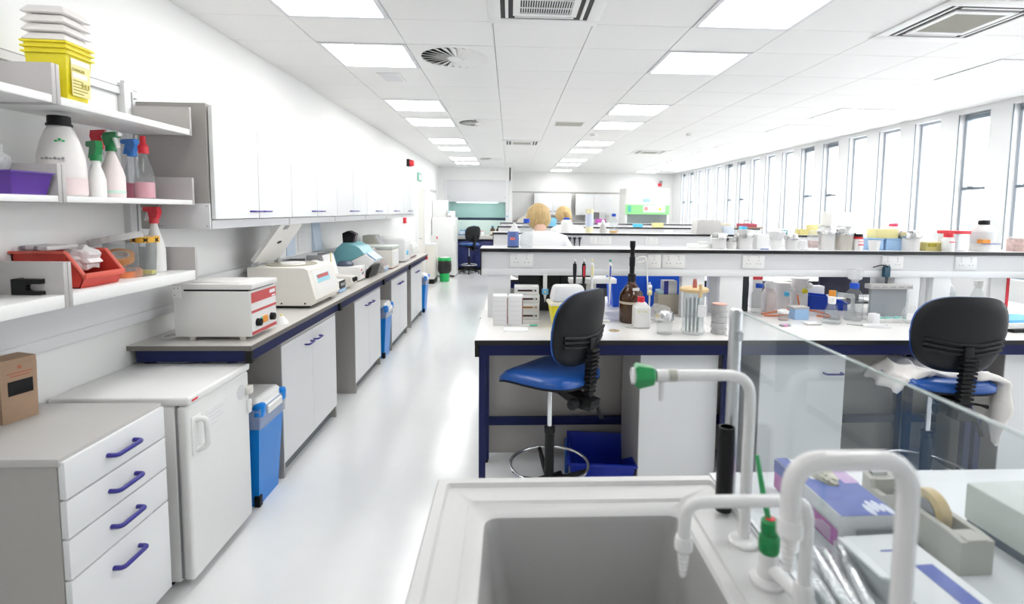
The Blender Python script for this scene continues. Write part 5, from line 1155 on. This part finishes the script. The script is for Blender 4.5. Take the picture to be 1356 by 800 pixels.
t = carton('plastic_box', sp2(2.46), (.12, .1, .09), 'pale blue box with cream lid on the second spine', mat('very_pale_blue', (.70, .77, .86), .4), 0); obj('lid', bx(-.055, .03, -.045, .045, .09, .125, bev=.003), mat('cream_lid', (.84, .8, .66), .4), t)
t = carton('plastic_box', sp2(2.645), (.05, .1, .09), 'narrow cyan box on the second spine', CYAN, 0)
t = thing('teal_box', 'white carton with teal print on the second spine', 'box', sp2(3.12)); obj('carton', bx(-.06, .09, -.05, .05, 0, .065, bev=.002), PAPER, t); obj('print', bx(-.055, .015, -.0512, -.05, .005, .05), mat('teal_print', (.02, .35, .4), .5), t)
t = carton('plastic_box', sp2(3.34), (.12, .1, .065), 'mustard yellow box on the second spine', mat('mustard_tub', (.66, .58, .22), .4), 0)
t = carton('plastic_box', sp2(3.47), (.13, .1, .115), 'pale yellow box beside the mustard box', LYELL, 0)
t = carton('carton', (3.78, S2, TZ), (.36, .2, .26), 'large white carton on the second spine by the windows', PAPER, 0)
t = carton('carton', (2.03, 8.2, TZ), (.14, .1, .05), 'bright cyan carton on the third spine', mat('bright_cyan', (.1, .6, .85), .4), 0)
t = thing('red_instrument', 'red instrument with loop handle on a wooden board', 'instrument', (3.82, 8.2, TZ)); obj('board', bx(-.2, .2, -.1, .1, 0, .018), mat('brown_board', (.35, .22, .16), .5), t); obj('case', bx(-.17, .12, -.06, .06, .018, .075, bev=.008), mat('deep_red', (.45, .06, .10), .4), t); obj('handle', tb(smooth_path([(-.08, 0, .07), (-.07, 0, .12), (.04, 0, .12), (.05, 0, .07)], 5, .04), .006), INK, t)
t = carton('carton', (.60, 8.2, TZ), (.26, .12, .13), 'cyan and white carton on the third spine', mat('sky_carton', (.25, .62, .86), .5), 0)
t = carton('plastic_box', (2.35, 8.2, TZ), (.16, .12, .07), 'yellow and white box on the third spine', LYELL, 0)
t = carton('carton', (1.55, 8.2, TZ), (.3, .12, .06), 'flat white carton on the third spine', PAPER, 0)
t = carton('carton', (1.85, 10.6, TZ), (.2, .12, .09), 'magenta and white carton on the fourth spine', MAG, 0)
# pipettes hung on the second spine
for k in range(3):
    t = thing('pipette', 'dark pipette on the second spine, %s from the person' % ('first', 'second', 'third')[k], 'pipette', (.655 + k * .055, 5.655, 1.225), 0, 'dark pipettes on the second spine'); obj('barrel', lt([(.004, -.01), (.009, .04), (.012, .075)], seg=10), mat('navy_black', (.02, .02, .05), .4), t); obj('grip', bx(-.02, .02, -.012, .012, .075, .095, bev=.004), mat('navy_black', (.02, .02, .05), .4), t)

# ================================================================== PEOPLE
def skin_mesh(name, nodes, edges_, m, parent, sub=2, root=0):
    me = bpy.data.meshes.new(name)
    me.from_pydata([n[0] for n in nodes], edges_, [])
    o = bpy.data.objects.new(name, me); COL.objects.link(o); o.parent = parent
    md = o.modifiers.new('skin', 'SKIN'); md.use_smooth_shade = True
    sl = me.skin_vertices[0].data
    for i, n in enumerate(nodes):
        r = n[1]; sl[i].radius = r if isinstance(r, tuple) else (r, r)
    sl[root].use_root = True
    ss = o.modifiers.new('sub', 'SUBSURF'); ss.levels = sub; ss.render_levels = sub
    me.materials.append(m); return o
def person(loc, rz, label, hair, lean=.1, H=1.0):
    t = thing('person', label, 'person', loc, rz)
    N = [((0, 0, .94), (.125, .10)), ((0, .02, 1.10), (.115, .085)), ((0, .06, 1.28), (.135, .10)), ((-.01, .09 + lean * .3, 1.385), (.07, .065)), ((-.02, .115 + lean * .5, 1.44), .05), ((-.03, .14 + lean * .7, 1.50), (.075, .075)), ((-.035, .155 + lean * .8, 1.555), (.082, .095)), ((-.035, .155 + lean * .8, 1.61), (.06, .07))]
    E_ = [(i, i + 1) for i in range(7)]
    def add(pts, root):
        i0 = root
        for p in pts: N.append(p); E_.append((i0, len(N) - 1)); i0 = len(N) - 1
        return i0
    for s in (-1, 1):
        add([((s * .10, .0, .86), .09), ((s * .105, .02, .48), .06), ((s * .105, -.015, .27), .055), ((s * .105, -.02, .09), .04), ((s * .11, .05, .045), (.042, .035)), ((s * .115, .13, .035), (.04, .025))], 0)
        h = add([((s * .17, .07, 1.34), .055), ((s * .23, .06, 1.24), .048), ((s * .25, .10, 1.08), .042), ((s * .20, .30, 1.0), .034), ((s * .17, .42, .985), .026), ((s * .16, .47, .98), (.034, .018))], 2)
        for k in range(4): add([((s * (.185 - k * .018), .51, .978), .0095), ((s * (.186 - k * .019), .54 + .006 * (k in (1, 2)), .965), .0085)], h)
        add([((s * .13, .47, .975), .010), ((s * .115, .50, .968), .009)], h)
    obj_body = skin_mesh('body', N, E_, SKIN, t)
    # coat: torso, sleeves and skirt
    C = [((0, .0, .86), (.19, .15)), ((0, .01, 1.02), (.165, .135)), ((0, .05, 1.22), (.18, .14)), ((0, .075, 1.33), (.155, .115)), ((-.008, .09 + lean * .25, 1.395), (.075, .07)), ((0, 0, .62), (.20, .16)), ((0, 0, .56), (.205, .165))]
    CE = [(0, 1), (1, 2), (2, 3), (3, 4), (0, 5), (5, 6)]
    for s in (-1, 1):
        i0 = 3
        for p in (((s * .185, .065, 1.325), .075), ((s * .245, .055, 1.23), .066), ((s * .265, .10, 1.075), .058), ((s * .21, .30, 1.0), .046), ((s * .185, .385, .988), .042)):
            C.append(p); CE.append((i0, len(C) - 1)); i0 = len(C) - 1
    skin_mesh('lab_coat', C, CE, COAT, t)
    for s in (-1, 1):
        T = [((s * .10, .0, .9), .1), ((s * .107, .02, .48), .075), ((s * .105, -.012, .12), .06)]
        skin_mesh('trouser_leg', T, [(0, 1), (1, 2)], TROUS, t)
        obj('shoe', frustum(BM(), s * .11 - .045, s * .11 + .045, -.07, .19, 0, s * .11 - .035, s * .11 + .035, -.06, .1, .075, bev=.012), BLACK, t)
    hc = Vector((-.035, .15 + lean * .8, 1.555))
    b = BM(); bmesh.ops.create_icosphere(b, subdivisions=4, radius=1); rnd = random.Random(5)
    for v in b.verts:
        d = v.co.copy(); a = math.atan2(d.x, d.y)
        k = 1 + .035 * math.sin(a * 19) + .02 * math.sin(a * 37 + 1)
        low = d.z < -.1
        x, y, z = d.x * .108 * k, d.y * .118 * k - .008, d.z * .108 + .012
        if low: x *= 1.06 + .1 * (-d.z); z = d.z * (.135 if hair == 'bob' else .09)
        if d.y > .35 and d.z < .45: y = .072 - .04 * (d.y)        # leave the face free
        v.co = Vector((x, y, z))
    ho = obj('hair', b, HAIR, t, 60, hc)
    if hair == 'tail':
        obj('ponytail', tb([(0, -.10, .03), (.03, -.15, .02), (.06, -.17, -.05), (.07, -.17, -.11)], [.02, .035, .028, .01], seg=10), HAIR, ho, 60)
    for s in (-1, 1):
        obj('eye', lathe(BM(), [(.0, .0), (.009, .002), (.011, .008)], seg=10, axis='y'), WHITEP, t, 60, hc + Vector((s * .03, .083, .0)))
        obj('ear', blob(.012, .022, .032, 0, 2, .05, 3), SKIN, t, 60, hc + Vector((s * .083, .01, -.01)))
    obj('nose', pr([(.08, -.03), (.108, -.03), (.085, .012)], 'x', -.011, .011), SKIN, t, 60, hc); obj('mouth', bx(-.022, .022, .078, .088, -.058, -.05, bev=.003), mat('lips', (.55, .25, .22), .5), t, 60, hc)
    return t
person((.285, 4.58, 0), math.radians(-4), 'person with blond bob in white lab coat bent over the second island', 'bob', .12)
person((.80, 6.98, 0), math.radians(6), 'person with tied blond hair in white coat at the third island', 'tail', .1)

# ================================================================== FAR END
t = thing('fume_cupboard', 'tall white fume cupboard with teal glass sash and navy base', 'fume cupboard', (-1.72, 13.83, 0))
FW = 1.70
obj('base_cabinet', bx(.28, FW, .05, .75, .08, .80), NAVY, t); obj('plinth', bx(.3, FW - .02, .1, .7, 0, .08), BLACK, t)
for k in range(3): d = obj('cupboard_door', bx(.285 + k * .47, .745 + k * .47, .035, .05, .1, .79, bev=.002), mat('navy_door', (.014, .022, .12), .35), t)
obj('worktop', bx(0.0, FW, 0, .78, .84, .93, bev=.004), mat('stone_top', (.58, .56, .53), .4), t); obj('top_edge', bx(.0, FW, -.004, .0, .815, .838), EDGE, t)
obj('header', bx(0.08, FW - .09, -.02, .8, 1.82, 2.385, bev=.003), PALEG, t); obj('jamb', bx(0, .08, -.02, .8, .0, 2.385), WHITE, t); obj('jamb', bx(FW - .09, FW, -.02, .8, .93, 2.385), WHITE, t)
obj('liner', box(box(bx(.08, FW - .09, .74, .76, .93, 1.83), .08, .1, .05, .74, .93, 1.83), FW - .11, FW - .09, .05, .74, .93, 1.83), TEALW, t)
obj('inner_light', bx(.3, FW - .3, .2, .5, 1.80, 1.815), mat('hood_lamp', (.9, .9, .9), .5, emit=4), t)
s_ = obj('sash_glass', bx(.08, FW - .09, .02, .028, 1.41, 1.83), TEALG, t); obj('sash_handle', bx(.08, FW - .09, .0, .035, 1.345, 1.41, bev=.006), mat('sash_navy', (.01, .03, .07), .3), s_)
for z, m in ((1.75, WHITEP), (1.6, PALEG), (1.45, CYAN), (1.15, PALEG)): obj('service_knob', lathe(BM(), [(.02, -.05), (.02, -.02)], seg=12, axis='y', cx=FW - .045, cz=z), m, t)
for x in (.1, FW - .1): obj('screw', lathe(BM(), [(.012, -.024), (.012, -.02)], seg=10, axis='y', cx=x, cz=1.95), INK, t)
FZ = .931
for x, l in ((-.96, 'brown reagent bottle with blue cap standing alone in the fume cupboard'), (-.46, 'brown reagent bottle with blue cap, one of a pair in the fume cupboard'), (-.30, 'brown reagent bottle with blue cap beside its twin in the fume cupboard')):
    t = bottle('reagent_bottle', (x, 14.1, FZ), l, 'bottle', [(0, 0), (.07, 0), (.072, .01), (.072, .14), (.03, .21), (.028, .23)], BROWNG, [(.032, .228), (.032, .262), (0, .264)], mat('cap_sky', (.03, .3, .6), .4)); obj('label', lt([(.0725, .03), (.0725, .12)], seg=20, caps=False), mat('cream_label', (.78, .72, .6), .6), t)
for i, (x, m) in enumerate(((-1.30, mat('pale_jar', (.75, .8, .85), .4)), (-1.21, mat('pale_jar', (.75, .8, .85), .4)), (-1.11, mat('amber_jar', (.5, .2, .03), .3)))):
    bottle('small_jar', (x, 14.1, FZ + .012), ('pale jar with blue lid on the blue tray, away from the amber jar', 'pale jar with blue lid on the blue tray, next to the amber jar', 'amber jar with blue lid on the blue tray in the fume cupboard')[i], 'jar', [(0, 0), (.038, 0), (.04, .09), (.03, .1)], m, [(.034, .1), (.034, .13), (0, .13)], mat('cap_sky', (.03, .3, .6), .4))
t = thing('tray', 'low blue tray of jars in the fume cupboard', 'tray', (-1.2, 14.1, FZ)); obj('shell', hollow(-.17, .17, -.08, .08, 0, -.18, .18, -.09, .09, .025, t=.004), mat('tray_blue', (.05, .15, .5), .4), t)
t = bottle('plastic_bottle', (-.74, 14.1, FZ), 'white bottle with pink cap in the fume cupboard', 'bottle', [(0, 0), (.05, 0), (.05, .08), (.03, .1)], WHITEP, [(.03, .1), (.03, .12), (0, .12)], mat('pink_red', (.8, .08, .18), .4))
t = thing('freezer', 'tall white freezer standing by the far end of the long wall', 'freezer', (-1.845, 12.47, 0)); obj('cabinet', bx(0, .55, .06, .65, .03, 1.42, bev=.01), WHITEP, t); d = obj('door', bx(0, .55, 0, .055, .04, 1.42, bev=.012), WHITEP, t); obj('handle', bx(.53, .56, -.02, .02, .85, 1.25, bev=.006), PALEG, d); obj('foot', bx(.48, .52, .02, .06, 0, .03), BLACK, t); obj('foot', bx(.03, .07, .02, .06, 0, .03), BLACK, t)
t = carton('carton', (-1.68, 12.8, 1.4205), (.34, .36, .41), 'big white carton on top of the freezer', PAPER, 0)
t = carton('small_device', (-1.40, 12.65, 1.4205), (.17, .2, .16), 'small white device with blue mark on the freezer', PAPER, 0, None, ((.7, .85, .05, .25, CYAN), (.1, .3, .1, .5, INK)))
t = thing('side_cabinet', 'low cream cabinet on black plinth beside the green bin', 'cabinet', (-1.845, 11.3, 0)); obj('carcass', bx(0, .215, 0, .58, .1, .84, bev=.004), CREAM, t); obj('plinth', bx(0, .21, .005, .575, 0, .1), BLACK, t); obj('worktop', bx(-.005, .225, -.005, .585, .84, .86), WHITE, t)
t = thing('waste_bin', 'green waste bin lined with a black bag', 'bin', (-1.455, 11.72, 0)); obj('body', lt([(0, 0), (.1, 0), (.135, .5), (.13, .5), (.095, .006), (0, .006)], seg=24, caps=False), BGREEN, t); obj('rim', ringm(.128, .145, .07), BGREEN, t, loc=(0, 0, .47)); obj('bag', lathe(BM(), [(.112, .18), (.15, .24), (.155, .36), (.148, .46), (.14, .48)], seg=24, wob=.05, caps=False), BBAG, t, 30); obj('inner_lid', lt([(0, .535), (.12, .535), (.12, .545), (0, .55)], seg=20, caps=False), PAPER, t)
t = thing('tap', 'white laboratory tap over the low cream cabinet', 'tap', (-1.72, 11.6, .86)); obj('pipe', tb(smooth_path([(0, 0, 0), (0, 0, .2), (.1, 0, .2), (.1, 0, .13)], 5, .05), .012), WHITEP, t); obj('red_knob', bx(.105, .13, -.02, .02, .1, .16, bev=.006), BRED, t)
t = thing('fire_alarm', 'red fire alarm sounder with black back on the long wall', 'alarm', (XL, 9.62, 2.44)); obj('back_box', bx(0, .05, -.06, .06, -.06, .07, bev=.006), BLACK, t); obj('sounder', lathe(BM(), [(.06, .05), (.065, .07), (.045, .12), (0, .125)], seg=18, axis='x'), BRED, t)
t = thing('exit_sign', 'green and white exit sign above the doorway', 'sign', (XL, 10.62, 2.18)); obj('panel', bx(0, .02, 0, .44, 0, .17, bev=.002), mat('sign_green', (.25, .55, .42), .5), t); obj('white_field', bx(.02, .022, .14, .36, .03, .14), PAPER, t)
t = thing('fire_call_point', 'red fire call point under the last wall cupboard', 'call point', (XL, 9.2, 1.36)); obj('box', bx(0, .05, 0, .1, 0, .1, bev=.006), BRED, t); obj('window', bx(.05, .053, .03, .07, .03, .07), PAPER, t)
t = thing('fire_notice', 'red and white fire notice above the call point', 'notice', (XL, 9.17, 1.48)); obj('panel', bx(0, .006, 0, .15, 0, .12), BRED, t)
t = thing('wall_vent', 'small grey vent grille high on the long wall', 'vent', (XL, 12.3, 2.03)); obj('grille', bx(0, .02, 0, .9, 0, .05), LGREY, t)
# far wall cupboards and worktop
for x, l in ((.68, 'white far-wall cupboard behind the blond person'), (1.86, 'white far-wall cupboard nearer the safety cabinet')):
    t = thing('wall_cupboard', l, 'cupboard', (x, 14.74, 1.5), 0, 'cupboards on the far wall'); obj('carcass', bx(0, 1.06, .02, .35, 0, .6), LGREY, t)
    for k in range(2):
        d = obj('door', bx(.003 + k * .53, .527 + k * .53, 0, .018, .0, .6, bev=.002), WHITE, t); handle(d, (.53 + (-.09 if k == 0 else .09), 0, .1), (0, 0, 0), .1, .03, .007)
struct('trim_2', bx(.06, 3.3, YB - .03, YB, 2.13, 2.16), LGREY)
t = thing('lab_bench', 'grey worktop along the far wall under the cupboards', 'lab bench', (.1, 14.4, 0)); obj('worktop', bx(0, 2.7, 0, .68, .9, .93), TOPG, t); obj('front_panel', bx(.02, 2.68, .05, .07, .0, .9), WHITE, t); obj('edge_strip', bx(0, 2.7, -.004, 0, .9, .929), EDGE, t); obj('back_shelf', bx(0, 2.7, .5, .68, 1.3, 1.33), LGREY, t); obj('shelf_end', bx(0, .02, .5, .68, .93, 1.3), LGREY, t); obj('shelf_end', bx(2.68, 2.7, .5, .68, .93, 1.3), LGREY, t)
t = thing('microwave', 'white microwave oven with dark door on the far worktop', 'microwave', (2.15, 14.5, 1.331)); obj('case', bx(0, .52, .42 - .36, .55, 0, .3, bev=.006), OFFW, t); obj('door_window', bx(.05, .36, .05, .06, .05, .25), mat('dark_oven', (.2, .2, .2), .3), t); obj('control_panel', bx(.39, .5, .05, .06, .03, .27), PALEG, t)
t = thing('grey_machine', 'beige tilted machine on the far worktop behind the tin', 'machine', (.16, 14.5, .931)); obj('case', pr([(0, 0), (.5, 0), (.5, .3), (.35, .58), (.1, .45), (0, .3)], 'y', 0, .3), mat('warm_beige', (.70, .66, .58), .5), t)
# microbiological safety cabinet near the windows
t = thing('safety_cabinet', 'white safety cabinet with green band and glass front', 'safety cabinet', (2.9, 13.0, 0))
obj('stand', box(bx(.02, .08, .05, .7, 0, .8), 1.03, 1.09, .05, .7, 0, .8), WHITEP, t); obj('base', bx(0, 1.11, 0, .75, .8, .95, bev=.004), WHITEP, t); obj('hood', bx(0, 1.11, 0, .75, 1.56, 2.2, bev=.006), OFFW, t)
obj('side_wall', bx(0, .05, .02, .75, .95, 1.56), WHITEP, t); obj('side_wall', bx(1.06, 1.11, .02, .75, .95, 1.56), WHITEP, t); obj('back_wall', bx(.05, 1.06, .70, .75, .95, 1.56), TEALW, t); obj('glass_front', bx(.05, 1.06, .02, .026, 1.15, 1.56), CLEAR, t)
g_ = obj('green_band', bx(-.002, 1.112, -.01, .0, 1.545, 1.785), mat('band_green', (.30, .72, .28), .5), t)
obj('white_field', bx(.45, 1.0, -.013, -.01, 1.60, 1.77), PAPER, g_); obj('red_mark', lathe(BM(), [(.05, -.0155), (.05, -.013)], seg=10, axis='y', cx=.36 + .16, cz=1.69), mat('mark_red', (.8, .3, .3), .5), g_); obj('ring_mark', tb([(.68 + .05 * math.cos(2 * PI * i / 20), -.014, 1.69 + .05 * math.sin(2 * PI * i / 20)) for i in range(20)], .004, seg=5, closed=True), INK, g_); obj('warning_triangle', pr([(.82, 1.65), (.92, 1.65), (.87, 1.735)], 'y', -.0155, -.013), YELLOW, g_)
obj('hood_grille', bx(.3, 1.02, -.006, 0, 1.99, 2.12), PALEG, t); obj('blue_sticker', bx(.44, .62, -.004, 0, 1.85, 1.94), LBLUEP, t); obj('teal_tag', bx(.06, .14, -.014, -.01, 1.6, 1.76), mat('teal_tag', (.1, .55, .45), .5), t)
t = thing('red_alarm', 'small red alarm box on the far wall above the safety cabinet', 'alarm', (4.3, YB - .05, 2.36)); obj('box', bx(0, .1, 0, .05, 0, .08, bev=.006), BRED, t); obj('cap', bx(.03, .12, 0, .05, .08, .15, bev=.006), INK, t)
